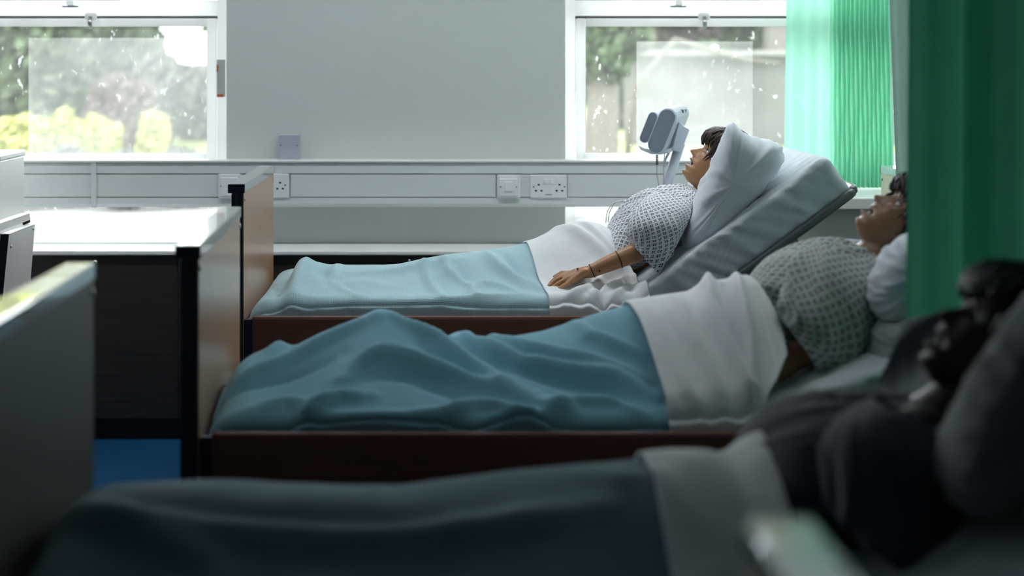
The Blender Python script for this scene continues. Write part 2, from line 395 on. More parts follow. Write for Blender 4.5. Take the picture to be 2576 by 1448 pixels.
# added unseen louvred fill lamps: one row over the far bed, one over the middle bed
for row, (yl, dep, lm, fin) in enumerate(((5.90, .145, 'fill_lamp', 'white_plastic'), (4.10, .22, 'fill_lamp2', 'tube_grey'))):
    for k, lx in enumerate((-2.6, -.9, .8)):
        cl = thing('fill_light', 'added unseen fill light, long and louvred, above the %s bed, %s of three' % (('far', 'middle')[row], ('left', 'middle', 'right')[k]), 'fill light', 'added fill lights above the beds')
        box('housing', (lx - .02, yl - .12, ZT - .055), (lx + 1.22, yl + .12, ZT), 'white_plastic', cl, .004)
        box('diffuser', (lx, yl - .10, ZT - .062), (lx + 1.20, yl + .10, ZT - .052), lm, cl, .003)
        for yy in (yl - .125, yl + .115): box('louvre', (lx - .02, yy, ZT - dep), (lx + 1.22, yy + .01, ZT - .05), fin, cl, .002)

# boxed-in bench with dark front under the windows
bn = thing('window_bench', 'low boxed-in bench with dark wood-grain front and white top along the window wall', 'bench')
by = 6.60; bz = PZ(630, by)
box('bench_top', (XL, by - .015, bz - .016), (1.20, WY - .001, bz), 'white_lam', bn, .004)
px_ = [XL, -3.2, -1.95, PX(448, by), .5, 1.20]
for i in range(len(px_) - 1):
    box('front_panel', (px_[i] + .0015, by, PZ(1052, by)), (px_[i + 1] - .0015, by + .02, bz - .017), 'dark_wood', bn, .001)
box('plinth', (XL, by + .05, 0), (1.20, by + .07, PZ(1050, by)), 'black', bn, 0)
lk = disc('lock', (PX(240, by), by - .003, PZ(659, by)), .008, .012, 'steel', bn)
disc('keyhole', (PX(240, by), by - .010, PZ(659, by)), .003, .004, 'black', lk)
lk = disc('lock', (PX(1030, by), by - .003, PZ(655, by)), .005, .012, 'steel', bn)
# the deeper ledge in the right corner
lg = bpy.data.objects.new('trim_2', None); COL.objects.link(lg); lg['kind'] = 'structure'
box('ledge_top', (1.20, 6.33, .845), (XR, WY - .001, .885), 'white_lam', lg, .004)
box('ledge_front', (1.20, 6.36, 0), (XR, 6.40, .845), 'wall', lg, 0)

# ------------------------------------------------------------------ sockets
def plate(name, label, cat, x0, x1, y0, y1, D, dep, mat, pins=(), screws=(), frame=False, rockers=(), mark=None):
    a = P(x0, y1, D); b_ = P(x1, y0, D)
    e = thing(name, label, cat)
    box('plate', (a.x, D - dep, a.z), (b_.x, D, b_.z), mat, e, .004)
    yy = D - dep
    if frame:
        box('raised_face', (a.x + .008, yy - .006, a.z + .008), (b_.x - .010, yy + .001, b_.z - .012), mat, e, .003); yy -= .006
    for (sx, sy) in screws: disc('screw', (PX(sx, D), yy - .001, PZ(sy, D)), .0028, .003, 'tube_grey', e)
    for (sx, sy) in pins:
        box('pin_hole', (PX(sx, D) - .0035, yy - .001, PZ(sy, D) - .0028), (PX(sx, D) + .0035, yy + .001, PZ(sy, D) + .0028), 'black', e, 0)
    for (r0, r1, r2, r3) in rockers:
        box('rocker', (PX(r0, D), yy - .004, PZ(r3, D)), (PX(r1, D), yy + .001, PZ(r2, D)), mat, e, .0015)
    if mark:
        box('maker_mark', (PX(mark[0], D), yy - .0006, PZ(mark[3], D)), (PX(mark[1], D), yy + .0005, PZ(mark[2], D)), 'switch', e, 0)
    return e
pd = ty + .002
plate('blank_box', 'grey square blank plate box on the wall above the trunking shelf', 'switch', 703, 756, 337, 404, WY, .04, 'switch', screws=[(709, 364), (749, 364)])
plate('data_outlet', 'white square outlet left of the wooden footboard, half behind it', 'socket', 550, 606, 437, 498, pd, .012, 'plate', frame=True, screws=[(557, 467)])
plate('power_socket', 'white single socket on the trunking right of the far footboard', 'socket', 645, 727, 437, 498, pd, .008, 'plate',
      pins=[(705, 459), (698, 474), (712, 474)], screws=[(718, 465)])
plate('fused_spur', 'white raised square outlet on the trunking left of the double socket', 'socket', 1250, 1308, 440, 498, pd, .012, 'plate', frame=True,
      screws=[(1259, 469), (1299, 469)], rockers=[(1268, 1290, 456, 480)])
plate('power_socket', 'white double socket on the trunking near the manikin', 'socket', 1334, 1426, 439, 498, pd, .008, 'plate',
      pins=[(1355, 464), (1348, 479), (1362, 479), (1407, 464), (1400, 479), (1414, 479)], screws=[(1342, 469), (1420, 469)], rockers=[(1368, 1377, 450, 462), (1384, 1393, 450, 462)], mark=(1372, 1388, 487, 491))

# ------------------------------------------------------------------ the garden outside
GZ = -.02
bm = bmesh.new(); add_box(bm, (-40, WY + .3, GZ - .2), (45, 19.5, GZ)); o = bm_obj('outside_paving', bm, 'path'); o['kind'] = 'structure'
bm = bmesh.new(); add_box(bm, (-60, 19.5, GZ - .2), (70, 75, GZ + .02)); o = bm_obj('outside_lawn', bm, 'lawn'); o['kind'] = 'structure'
def foliage(name, c, r, n, leaf, mat, label, cat, trunk=None, seed=1, group=None):
    rr = random.Random(seed); e = thing(name, label, cat, group); e.location = (c[0], c[1], GZ)
    v, f = [], []
    for k in range(n):
        d = Vector((rr.gauss(0, 1), rr.gauss(0, 1), rr.gauss(0, 1))).normalized()
        rad = rr.uniform(.55, 1.0) * (1 + .18 * math.sin(5 * d.x + seed) * math.cos(4 * d.z + seed))
        p = Vector((d.x * r[0] * rad, d.y * r[1] * rad, c[2] - GZ + d.z * r[2] * rad))
        if p.z < 0.02: p.z = rr.uniform(.02, .15)
        q = Vector((rr.gauss(0, 1), rr.gauss(0, 1), rr.gauss(0, 1))).normalized(); s = q.orthogonal().normalized(); u = q.cross(s)
        s *= leaf * rr.uniform(.6, 1.3); u *= leaf * .6; i = len(v)
        v += [p - s, p + u, p + s + q * leaf * .3, p - u]; f.append((i, i + 1, i + 2, i + 3))
    mesh_obj('foliage', v, f, mat, e)['kind'] = 'stuff'
    tr = trunk or .06
    bmm = bmesh.new(); add_tube(bmm, [(0, 0, 0), (.05, .02, (c[2] - GZ) * .5), (-.03, .05, (c[2] - GZ))], [tr * 1.2, tr, tr * .6], 8)
    for k in range(4):
        a = k * 1.6; add_tube(bmm, [(0, 0, (c[2] - GZ) * .4), (r[0] * .5 * math.cos(a), r[1] * .5 * math.sin(a), (c[2] - GZ) * .9 + .2 * r[2])], [tr * .5, tr * .2], 6)
    bm_obj('trunk', bmm, 'bark', e)
    return e
def ftree(px, D, ztop, rx, mat, label, cat, name, n=2600, leaf=.10, zc_=None, rz=None, seed=1, trunk=None, group=None):
    rz = rz or ztop / 2; zc_ = zc_ or ztop - rz
    return foliage(name, (PX(px, D), D, zc_), (rx, rx * .8, rz), n, leaf, mat, label, cat, trunk, seed, group)
g1 = 'yellow-green shrubs in the garden'
ftree(60, 22, .71, .42, 'leaf_yellow', 'sunlit yellow-green shrub at the left edge of the left window', 'shrub', 'garden_shrub', 2200, .055, seed=1, group=g1)
ftree(165, 22, .74, .30, 'leaf_yellow', 'sunlit yellow-green shrub second from left behind the left window', 'shrub', 'garden_shrub', 2000, .055, seed=2, group=g1)
ftree(250, 22, .68, .30, 'leaf_yellow', 'low sunlit yellow-green shrub left of the grey gap', 'shrub', 'garden_shrub', 2000, .055, seed=3, group=g1)
ftree(385, 22, .75, .19, 'leaf_yellow', 'narrow sunlit yellow-green shrub right of the grey gap', 'shrub', 'garden_shrub', 1600, .05, seed=4, group=g1)
for k, (px, D) in enumerate(((20, 17), (170, 17.4), (330, 17), (480, 17.3))):
    ftree(px, D, .50 + .03 * (k % 2), .38, 'leaf_grey', ('dark low hedge plant in front of the %s yellow shrub' % ('leftmost', 'second', 'third', 'rightmost')[k]), 'hedge', 'hedge_plant', 1500, .05, seed=10 + k, group='low dark hedge outside')
ftree(40, 30, 3.6, 1.5, 'leaf_green', 'tall green tree at the left edge of the left window', 'tree', 'garden_tree', 5000, .14, seed=20)
ftree(250, 33, 2.6, 1.3, 'leaf_green', 'green tree in the middle of the left window view', 'tree', 'garden_tree', 5000, .14, seed=21)
ftree(420, 29, 1.45, .75, 'leaf_grey', 'grey-green bush at the right of the left window view', 'bush', 'garden_bush', 3500, .1, seed=22)
ftree(300, 27, 1.15, .5, 'leaf_red', 'reddish bush in the middle of the left window view', 'bush', 'garden_bush', 2500, .08, seed=23)
ftree(515, 31, 1.25, .6, 'leaf_grey', 'small grey bush beside the left window frame', 'bush', 'garden_bush', 2500, .1, seed=29)
ftree(1510, 26, 3.0, .75, 'leaf_green', 'green tree at the left edge of the right window', 'tree', 'garden_tree', 4000, .12, seed=24, zc_=2.0, rz=1.0, trunk=.22)
ftree(1560, 36, 1.40, .55, 'leaf_grey', 'dark grey shrub by the lawn in the right window', 'shrub', 'garden_bush', 2600, .10, seed=25)
ftree(1680, 32, 3.3, 1.2, 'leaf_red', 'reddish tree above the grey outbuilding', 'tree', 'garden_tree', 4000, .14, seed=26, zc_=2.5, rz=.9)
ftree(1900, 34, 3.6, 1.4, 'leaf_green', 'green tree behind the grey outbuilding at right', 'tree', 'garden_tree', 4500, .14, seed=27, zc_=2.6, rz=1.0)
foliage('tall_tree', (-7.6, 30, 5.6), (2.6, 1.8, 2.4), 6000, .17, 'leaf_lime', 'tall lime-green tree whose sunlit crown stands above the left window view', 'tree', .2, 51)
foliage('tall_tree', (-3.2, 33, 5.6), (2.2, 1.8, 2.0), 5000, .17, 'leaf_lime', 'second lime-green tree, crown above the pale sky gap', 'tree', .16, 52)
foliage('tall_tree', (5.6, 31, 8.2), (2.8, 2.0, 2.6), 6000, .17, 'leaf_lime', 'tall lime-green tree with its crown above the outbuilding', 'tree', .2, 53)
ob = thing('outbuilding', 'grey rendered low outbuilding seen through the right window', 'building')
x0, x1 = PX(1600, 29), PX(2700, 29)
box('wall', (x0, 29, GZ), (x1, 31, 1.42), 'render', ob, .01)
box('roof', (x0 - .1, 28.8, 1.42), (x1 + .1, 31.2, 1.50), 'path', ob, .01)
sp_ = [P(1700, 98, 24), P(1760, 118, 24), P(1820, 136, 24), P(1885, 150, 24), P(1960, 158, 24)]
tag(tube('bare_branch', [Vector((sp_[0].x - .6, 24.4, GZ)), Vector((sp_[0].x - .5, 24.3, 1.0))] + sp_, [.05, .045, .035, .035, .03, .025, .015], 'bark'), 'bare dark branch reaching across the right window view', 'branch')
tl = thing('distant_tree_line', 'dark line of trees far behind the garden', 'trees'); tl['kind'] = 'stuff'
v, f = [], []
rr = random.Random(99)
for k in range(9000):
    x = rr.uniform(-30, 35); top = 2.6 + 1.2 * math.sin(x * .9) + .6 * math.sin(x * 2.3)
    if PX(395, 55) < x < PX(530, 55): top = 1.0
    p = Vector((x, rr.uniform(54, 57), GZ + rr.uniform(0, 1) ** .7 * max(.5, top)))
    q = Vector((rr.gauss(0, 1), rr.gauss(0, 1), rr.gauss(0, 1))).normalized(); s_ = q.orthogonal().normalized() * .4; u_ = q.cross(s_) * .8; i = len(v)
    v += [p - s_, p + u_, p + s_, p - u_]; f.append((i, i + 1, i + 2, i + 3))
mesh_obj('foliage', v, f, 'leaf_green', tl)['kind'] = 'stuff'

# ------------------------------------------------------------------ beds
BW = .95
def bed(label, xf, yn, capz, railz, yaw=0.0, L=2.05, panel='panel', back=None, head_panel='cream', floor_only=False):
    e = thing('hospital_bed', label, 'bed', 'hospital beds of the ward'); e.location = (xf, yn, 0)
    def end(nm, x, s, pm, yw):                       # s=+1: panel faces +x (foot end), -1: faces -x (head end)
        pb = bmesh.new(); add_box(pb, sorted2(0, -.018 * s)[0:1] + (0.006, .30), sorted2(0, -.018 * s)[1:2] + (BW - .006, capz - .026), .001)
        p = bm_obj(nm, pb, pm, e); p.location = (x, 0, 0); p.rotation_euler.z = yw
        def bx(n2, a, b_, m, bev=.002):
            lo = (min(a[0] * s, b_[0] * s), a[1], a[2]); hi = (max(a[0] * s, b_[0] * s), b_[1], b_[2])
            return box(n2, lo, hi, m, p, bev)
        bx('cap', (-.0455, .010, capz - .026), (.003, BW - .010, capz), 'cap', .003)
        for y0 in (0, BW - .010): bx('cap_end', (-.0455, y0, capz - .026), (.003, y0 + .010, capz), 'navy', .002)
        for y0 in (0, BW - .030):
            bx('post', (-.036, y0 + .002, .12), (-.0195, y0 + .030, capz - .026), 'navy', .004)
        bx('edge_strip', (-.0185, 0.0, .30), (-.002, .006, capz - .026), 'navy', .001)
        bx('edge_strip', (-.0185, BW - .006, .30), (-.002, BW, capz - .026), 'navy', .001)
        bx('bottom_bar', (-.036, .03, .26), (0, BW - .03, .30), 'navy', .004)
        for y0 in (.022, BW - .022):
            disc('screw', (.001 * s, y0, capz - .045), .006, .004, 'steel', p, 'X')
            disc('screw', (.001 * s, y0, .36), .006, .004, 'steel', p, 'X')
        for y0 in (.016, BW - .016):
            c = Vector((-.02 * s, y0, .06)); disc('castor', c, .055, .028, 'black', p, 'Y', 18)
    def sorted2(a, b_): return (min(a, b_), max(a, b_))
    end('footboard', 0, 1, panel, yaw); end('headboard', L, -1, head_panel, 0)
    for y0 in (0.0, BW - .022):
        r = box('side_rail', (.022, y0, railz - .155), (L - .022, y0 + .022, railz), 'rail', e, .010)
        if y0 == 0:
            box('grip_recess', (.94, -.001, railz - .085), (1.13, .004, railz - .045), 'black', r, .008)
        for xx in (.012, L - .012): box('rail_bracket', (xx - .011, y0 + .004, railz - .19), (xx + .011, y0 + .03, railz - .01), 'navy', r, .003)
    bmf = bmesh.new()
    for y0 in (.07, BW - .11): add_box(bmf, (.0, y0, railz - .15), (L, y0 + .04, railz - .11), .004)
    for xx in (.2, .7, 1.2, 1.7): add_box(bmf, (xx, .07, railz - .14), (xx + .05, BW - .07, railz - .115), .003)
    bm_obj('base_frame', bmf, 'tube_grey', e)
    if back:                                          # raised backrest frame: hinge x, angle, length
        hx, ang, ln, zt = back; hx -= xf
        ca, sa = math.cos(ang), math.sin(ang); th = .135
        q = lambda s, y, n=0.0: Vector((hx + s * ca - (n) * sa, y, zt + s * sa + n * ca))
        lo = -th
        loop = [q(.05, .05, lo), q(ln - .03, .05, lo), q(ln + .035, .075, lo), q(ln + .055, .16, lo), q(ln + .055, BW - .16, lo), q(ln + .035, BW - .075, lo), q(ln - .03, BW - .05, lo), q(.05, BW - .05, lo)]
        tube('backrest_tube', spline(loop, 6), .014, 'tube_grey', e, 10)
        for y0 in (.25, .47, .70): tube('backrest_slat', [q(.03, y0, lo), q(ln + .055, y0, lo)], .010, 'tube_grey', e, 8)
        bmm = bmesh.new(); r3 = Matrix.Rotation(-ang, 3, 'Y')
        cpt = q(ln * .66, .05, lo - .022); add_box(bmm, cpt - Vector((.055, .012, .014)), cpt + Vector((.055, .012, .014)), .004, r3)
        cpt = q(ln * .66, .05, lo - .040); add_box(bmm, cpt - Vector((.036, .014, .012)), cpt + Vector((.036, .014, .012)), .004, r3)
        bm_obj('backrest_bracket', bmm, 'tube_grey', e)
        for y0 in (.1, BW - .1): tube('backrest_strut', [q(ln * .5, y0, lo - .01), Vector((hx + ln * .55, y0, railz - .12))], .012, 'tube_grey', e, 8)
    return e

def mattress(label, xf, yn, zt, hinge, ang, ln, th=.13, name='mattress', x_end=None, parent=None):
    """one padded slab bent at the hinge, rounded edges"""
    zt -= .010; path = []; foot = xf + .045
    for k in range(40): path.append((foot + (hinge - .06 - foot) * k / 39, zt, 0.0))
    for k in range(1, 9):
        t = k / 8; a = ang * t; path.append((hinge - .06 + .12 * t * math.cos(a / 2) , zt + .06 * t * t * math.tan(ang), a))
    x0, z0 = path[-1][0], path[-1][1]
    for k in range(1, 71): path.append((x0 + (ln - .06) * k / 70 * math.cos(ang), z0 + (ln - .06) * k / 70 * math.sin(ang), ang))
    y0, y1 = yn + .052, yn + BW - .052; r = .022
    prof = []
    def arc(cy, cn, a0):
        for k in range(5):
            a = a0 + (math.pi / 2) * k / 4; prof.append((cy + r * math.cos(a), cn + r * math.sin(a)))
    for k in range(20): prof.append((y0 + r + (y1 - y0 - 2 * r) * k / 20, 0))
    arc(y1 - r, -r, math.pi / 2); prof_ = prof; 
    # order: top near->far, far side, bottom, near side
    prof = [(y0 + r + (y1 - y0 - 2 * r) * k / 20, 0.0) for k in range(20)]
    prof = [(y0 + r + (y1 - y0 - 2 * r) * k / 60, 0.0) for k in range(60)]
    prof += [(y1 - r + r * math.sin(a), -r + r * math.cos(a)) for a in [math.pi / 2 * k / 4 for k in range(5)]]
    prof += [(y1 - r + r * math.cos(a), -th + r - r * math.sin(a)) for a in [math.pi / 2 * k / 4 for k in range(5)]]
    prof += [(y1 - r - (y1 - y0 - 2 * r) * k / 8, -th) for k in range(1, 8)]
    prof += [(y0 + r - r * math.sin(a), -th + r - r * math.cos(a)) for a in [math.pi / 2 * k / 4 for k in range(5)]]
    prof += [(y0, -th + r + (th - 2 * r) * k / 6) for k in range(1, 6)]
    prof += [(y0 + r - r * math.cos(a), -r + r * math.sin(a)) for a in [math.pi / 2 * k / 4 for k in range(4)]]
    v, uv = [], []; s = 0; n = len(path)
    for i, (x, z_, a) in enumerate(path):
        if i: s += math.hypot(x - path[i - 1][0], z_ - path[i - 1][1])
        e_ = min(i, n - 1 - i); sh = {0: .80, 1: .92, 2: .98}.get(e_, 1.0)
        cu = 0
        for j, (yy, nn) in enumerate(prof):
            ym = (y0 + y1) / 2; nn2 = -th / 2 + (nn + th / 2) * sh; y2 = ym + (yy - ym) * (1 - (1 - sh) * .25)
            w_ = .003 * float(wr(s * 1.0, yy * 1.6, 5, 22)) + .007 * float(cre(yy + s * .25, s * .5, 5, 110)) - .003
            nn2 += w_ * (1 if nn > -th + .04 else 0)
            if yy < y0 + .01: y2 -= .003 * float(wr(s * 1.4, nn * 2, 8, 26)) + .015 * float(cre(s + nn * .8, nn * .2, 8, 130)) - .006
            v.append((x - nn2 * math.sin(a), y2, z_ + nn2 * math.cos(a))); uv.append((s, j * .05))
    m = len(prof); f = grid_faces(n, m, True); f.append(tuple(range(m))); f.append(tuple(range((n - 1) * m, n * m))[::-1])
    o = mesh_obj(name, v, f, 'mattress', parent, True, uv)
    bmm = bmesh.new(); bmm.from_mesh(o.data); bmesh.ops.recalc_face_normals(bmm, faces=bmm.faces[:]); bmm.to_mesh(o.data); bmm.free()
    return tag(o, label, 'mattress', 'mattresses in fitted sheets')

class Cover:
    """height of the bedclothes over one bed"""
    def __init__(s, xf, yn, zt, xs, zs, yc, wn, wf, pw=1.0, tent=None, hinge=9, ang=0, seed=1, wrk=.0025, lift=0.0):
        s.xf, s.yn, s.zt, s.xs, s.zs, s.yc, s.wn, s.wf, s.pw, s.tent, s.hinge, s.ang, s.seed, s.wrk = xf, yn, zt, xs, zs, yc, wn, wf, pw, tent, hinge, ang, seed, wrk
        s.y0, s.y1 = yn + .040, yn + BW - .040; s.ridges = []; s.lift = lift
    def base(s, x, y):
        H = sum(np.interp(x + d, s.xs, s.zs) for d in (-.01, -.005, 0, .005, .01)) / 5
        tn = np.where(y < s.yc, (s.yc - y) / s.wn, (y - s.yc) / s.wf); tn = np.clip(tn, 0, 1)
        cosb = (.5 * (1 + np.cos(math.pi * tn))) ** s.pw
        if s.tent:                                   # straight-sided like a tent around x = tent[0]
            k = np.exp(-((x - s.tent[0]) / s.tent[1]) ** 2) * s.tent[2]; cosb = cosb * (1 - k) + (1 - tn) * k
        mt = s.zt + np.maximum(0, x - s.hinge) * math.tan(s.ang)
        z_ = np.maximum(s.zt, mt) + (H - s.zt) * cosb * (np.maximum(0, H - mt) / np.maximum(1e-3, abs(H - s.zt)))
        z_ = z_ + s.wrk * wr(x, y * 1.3, s.seed, 20) + s.wrk * .6 * wr(x, y, s.seed + 3, 48)
        return z_ + s.lift
    def Z(s, x, y):
        z_ = s.base(x, y)
        for pts, amp, wd in s.ridges:
            d = np.full(np.shape(x), 9.0)
            tt = np.zeros(np.shape(x)); n = len(pts) - 1
            for i in range(n):
                (ax, ay), (bx_, by_) = pts[i], pts[i + 1]; dx, dy = bx_ - ax, by_ - ay; l2 = dx * dx + dy * dy + 1e-9
                t = np.clip(((x - ax) * dx + (y - ay) * dy) / l2, 0, 1); di = np.hypot(x - ax - t * dx, y - ay - t * dy)
                tt = np.where(di < d, (i + t) / n, tt); d = np.minimum(d, di)
            fade = np.sin(np.clip(tt, .04, .96) * math.pi) ** .5
            z_ = z_ + amp * fade * np.exp(-(d / wd) ** 2)
        r = .035
        for dy in (y - s.y0, s.y1 - y):
            q = np.clip(r - dy, 0, r); z_ = z_ - (r - np.sqrt(np.maximum(0, r * r - q * q)))
        q = np.clip(.07 - (x - s.xf - .012), 0, .07); z_ = z_ - (.07 - np.sqrt(np.maximum(0, .07 ** 2 - q * q))) * .9
        return z_
    def ridge(s, pix, amp, wd):
        pts = []
        for px, py in pix:
            D = np.arange(s.y0, s.y1, .004); x = (px - CX) * D / F; zr = ZC - (py - CY) * D / F
            hit = np.nonzero(zr <= s.base(x, D))[0]
            k = hit[0] if len(hit) else len(D) - 1
            pts.append((x[k], D[k]))
        s.ridges.append((pts, amp, wd))
    def mesh(s, name, xa, xb, low, mat, lift=0.0, nu=220, hem=0.0, far_low=None, dropfold=.006):
        """xa/xb: functions of t across the bed (0 near, 1 far) giving the two ends along the bed"""
        nt_, ndp = 130, 12
        ys = np.linspace(0, 1, nt_); 
        cross = [('n', k / ndp) for k in range(ndp, 0, -1)] + [('t', t) for t in (.5 - .5 * np.cos(math.pi * ys))] + [('f', k / ndp) for k in range(1, ndp + 1)]
        v = np.zeros((nu, len(cross), 3)); uv = np.zeros((nu, len(cross), 2)); u = np.linspace(0, 1, nu)
        for j, (kd, t) in enumerate(cross):
            tt = t if kd == 't' else (0.0 if kd == 'n' else 1.0)
            y = s.y0 + (s.y1 - s.y0) * tt
            x = xa(tt) + (xb(tt) - xa(tt)) * u
            z_ = s.Z(x, np.full(nu, y)) + lift
            yy = np.full(nu, y)
            if kd == 'n': z_ = z_ - (z_ - low) * t; yy = yy - .004 - lift - dropfold * np.abs(wr(x, x * 0 + t * .05, s.seed + 9, 30)) * (1 - t) 
            if kd == 'f': z_ = z_ - (z_ - (far_low or low)) * t; yy = yy + .004 + lift
            if kd == 't' and tt == 0: yy = yy - .003 - lift
            v[:, j, 0], v[:, j, 1], v[:, j, 2] = x, yy, z_
            uv[:, j, 0] = x; uv[:, j, 1] = y + (-t * .06 if kd == 'n' else t * .06 if kd == 'f' else 0)
        seg = np.sqrt((np.diff(v[:, :, 1], axis=1) ** 2 + np.diff(v[:, :, 2], axis=1) ** 2)); uv[:, 1:, 1] = np.cumsum(seg, axis=1); uv[:, 0, 1] = 0
        su = np.sqrt(np.diff(v[:, :, 0], axis=0) ** 2 + np.diff(v[:, :, 2], axis=0) ** 2); uv[1:, :, 0] = np.cumsum(su.mean(axis=1, keepdims=True), axis=0); uv[0, :, 0] = 0
        if hem:                                      # free edge rolls: thicken the last rows
            for k in range(4): v[-1 - k, :, 2] += hem * (1 - k / 4) * .0
        m = len(cross)
        o = mesh_obj(name, v.reshape(-1, 3), [f_[::-1] for f_ in grid_faces(nu, m)], mat, None, True, uv.reshape(-1, 2))
        return solid(o, .004, 0)

def pillow(label, outline, D0, D1, mat, Dref, dent=.08, dent_dir=(-.59, .81), base=None, seed=3, dent_c=.5, dent_w=.25, flat=0.0):
    """outline: pixel polygon of the pillow's end seen at distance Dref, swept across the bed from D0 to D1"""
    pts = [Vector((PX(a, Dref), PZ(b_, Dref))) for a, b_ in outline]
    cl = pts + [pts[0]]; out = []
    n = len(pts)
    for i in range(n):
        p0, p1, p2, p3 = pts[i - 1], pts[i], pts[(i + 1) % n], pts[(i + 2) % n]
        for k in range(8):
            t = k / 8; out.append(.5 * (2 * p1 + (p2 - p0) * t + (2 * p0 - 5 * p1 + 4 * p2 - p3) * t * t + (3 * p1 - p0 - 3 * p2 + p3) * t ** 3))
    c = sum(out, Vector((0, 0))) / len(out); dd = Vector(dent_dir).normalized(); m = len(out)
    tsl = [0, .004, .012, .022, .035, .05, .07, .09, .11] + [.11 + .78 * k / 50 for k in range(1, 50)] + [.89, .93, .96, .98, .992, 1]
    v, uv = [], []
    mx = max((p - c).dot(dd) for p in out); mn = min((p - c).dot(dd) for p in out)
    for t in tsl:
        ed = min(t, 1 - t) / .11; sc = 1.0 if ed >= 1 else .35 + .65 * math.sqrt(max(0, 1 - (1 - ed) ** 2))
        g = math.exp(-((t - dent_c) / dent_w) ** 2 * 1.5) * dent
        for j, p in enumerate(out):
            sm = min(1, max(0, (t - .12) / .5)); sm = sm * sm * (3 - 2 * sm); hgt = (p - c).dot(dd)
            p = p - dd * (hgt - mn) * flat * sm
            q = c + (p - c) * sc; k = max(0, (p - c).dot(dd) / mx); q = q - dd * g * min(1, k * 1.3)
            n_ = (p - c).normalized(); wv = .006 * float(wr(float(t * .7), float(j * .02), seed, 26)) + .003 * float(wr(float(t * 1.2), float(j * .03), seed + 1, 40))
            wv += .008 * (float(cre(float(j / m * 1.6 + t * .35), float(t * .5), seed, 70)) - .4)
            q = q + n_ * wv * sc
            al = (p - c).x * dd.x + (p - c).y * dd.y; yo = -.016 * float(cre(float(al), float(((p - c).x * dd.y - (p - c).y * dd.x) * .25), seed + 2, 90)) if t < .06 else 0
            v.append((q.x, D0 + (D1 - D0) * t + yo * sc, q.y)); uv.append((t * .7, j * .012))
    nn = len(tsl); f = grid_faces(nn, m, True)
    for row in (0, nn - 1):
        i0 = len(v); yy = v[row * m][1]; v.append((c.x, yy + (-.02 if row == 0 else .02), c.y)); uv.append((0, 0)); f += [(row * m + j, row * m + (j + 1) % m, i0) for j in range(m)]
    o = mesh_obj('pillow', v, f, mat, None, True, uv)
    bmm = bmesh.new(); bmm.from_mesh(o.data); bmesh.ops.recalc_face_normals(bmm, faces=bmm.faces[:]); bmm.to_mesh(o.data); bmm.free()
    return tag(o, label, 'pillow', 'white pillows on the beds')

# ------------------------------------------------------------------ manikins
HB = [-.078, -.070, -.060, -.050, -.0397, -.030, -.018, -.006, .010, .034, .050, .080, .105, .125, .136, .142]
HF = [.052, .072, .0825, .0795, .0815, .079, .0815, .079, .077, .0695, .0755, .0775, .066, .042, .020, .001]
HK = [-.030, -.040, -.045, -.050, -.058, -.064, -.072, -.080, -.088, -.097, -.101, -.102, -.092, -.070, -.045, -.021]
HW = [.022, .034, .043, .049, .0535, .057, .061, .064, .0665, .070, .073, .0765, .070, .052, .032, .008]
def headpt(b_, th, off=0.0, face=True):
    """point of the head surface at height b, angle th (0 = straight ahead); local (forward, side, up)"""
    fa, ba, wa = np.interp(b_, HB, HF), np.interp(b_, HB, HK), np.interp(b_, HB, HW)
    ca = -.012; c, s_ = np.cos(th), np.sin(th)
    pw = lambda q, e: np.sign(q) * np.abs(q) ** e
    a = ca + np.where(c > 0, (fa - ca + off), (ca - ba + off)) * pw(c, .86); y = (wa + off) * pw(s_, .86)
    if face:
        fr = np.clip(c, 0, 1) > .05
        nose = np.interp(b_, [-.010, -.004, .002, .008, .020, .034, .046], [0, .010, .0265, .0245, .0150, .0065, 0])
        sg = np.interp(b_, [-.01, .004, .035], [.013, .0105, .0085])
        d = nose * np.exp(-(y / sg) ** 2)
        g = lambda yy, bb, sy, sb: np.exp(-((np.abs(y) - yy) / sy) ** 2 - ((b_ - bb) / sb) ** 2)
        d = d + .006 * g(.0125, .000, .006, .006) - .011 * g(.031, .034, .014, .011) + .004 * g(.028, .052, .022, .007)
        d = d + .011 * g(.0, -.0405, .018, .0050) + .009 * g(.0, -.0165, .018, .0050) - .030 * g(.0, -.0285, .0155, .0052)
        d = d - .004 * g(.0, -.051, .016, .005) + .003 * g(.045, .008, .016, .018) + .004 * g(0, -.063, .014, .008)
        a = a + np.where(fr, d, 0)
    return a, y, b_
def grid_head():
    bs = np.concatenate([np.linspace(-.078, .06, 80), np.linspace(.064, .142, 26)]); ths = np.linspace(-math.pi, math.pi, 120, endpoint=False)
    v = []
    for b_ in bs:
        a, y, _ = headpt(np.full(120, b_), ths); v += [(a[k], y[k], b_) for k in range(120)]
    f = grid_faces(len(bs), 120, True); f.append(tuple(range(120))); f.append(tuple(range((len(bs) - 1) * 120, len(bs) * 120))[::-1])
    return v, f
HEADV, HEADF = grid_head()
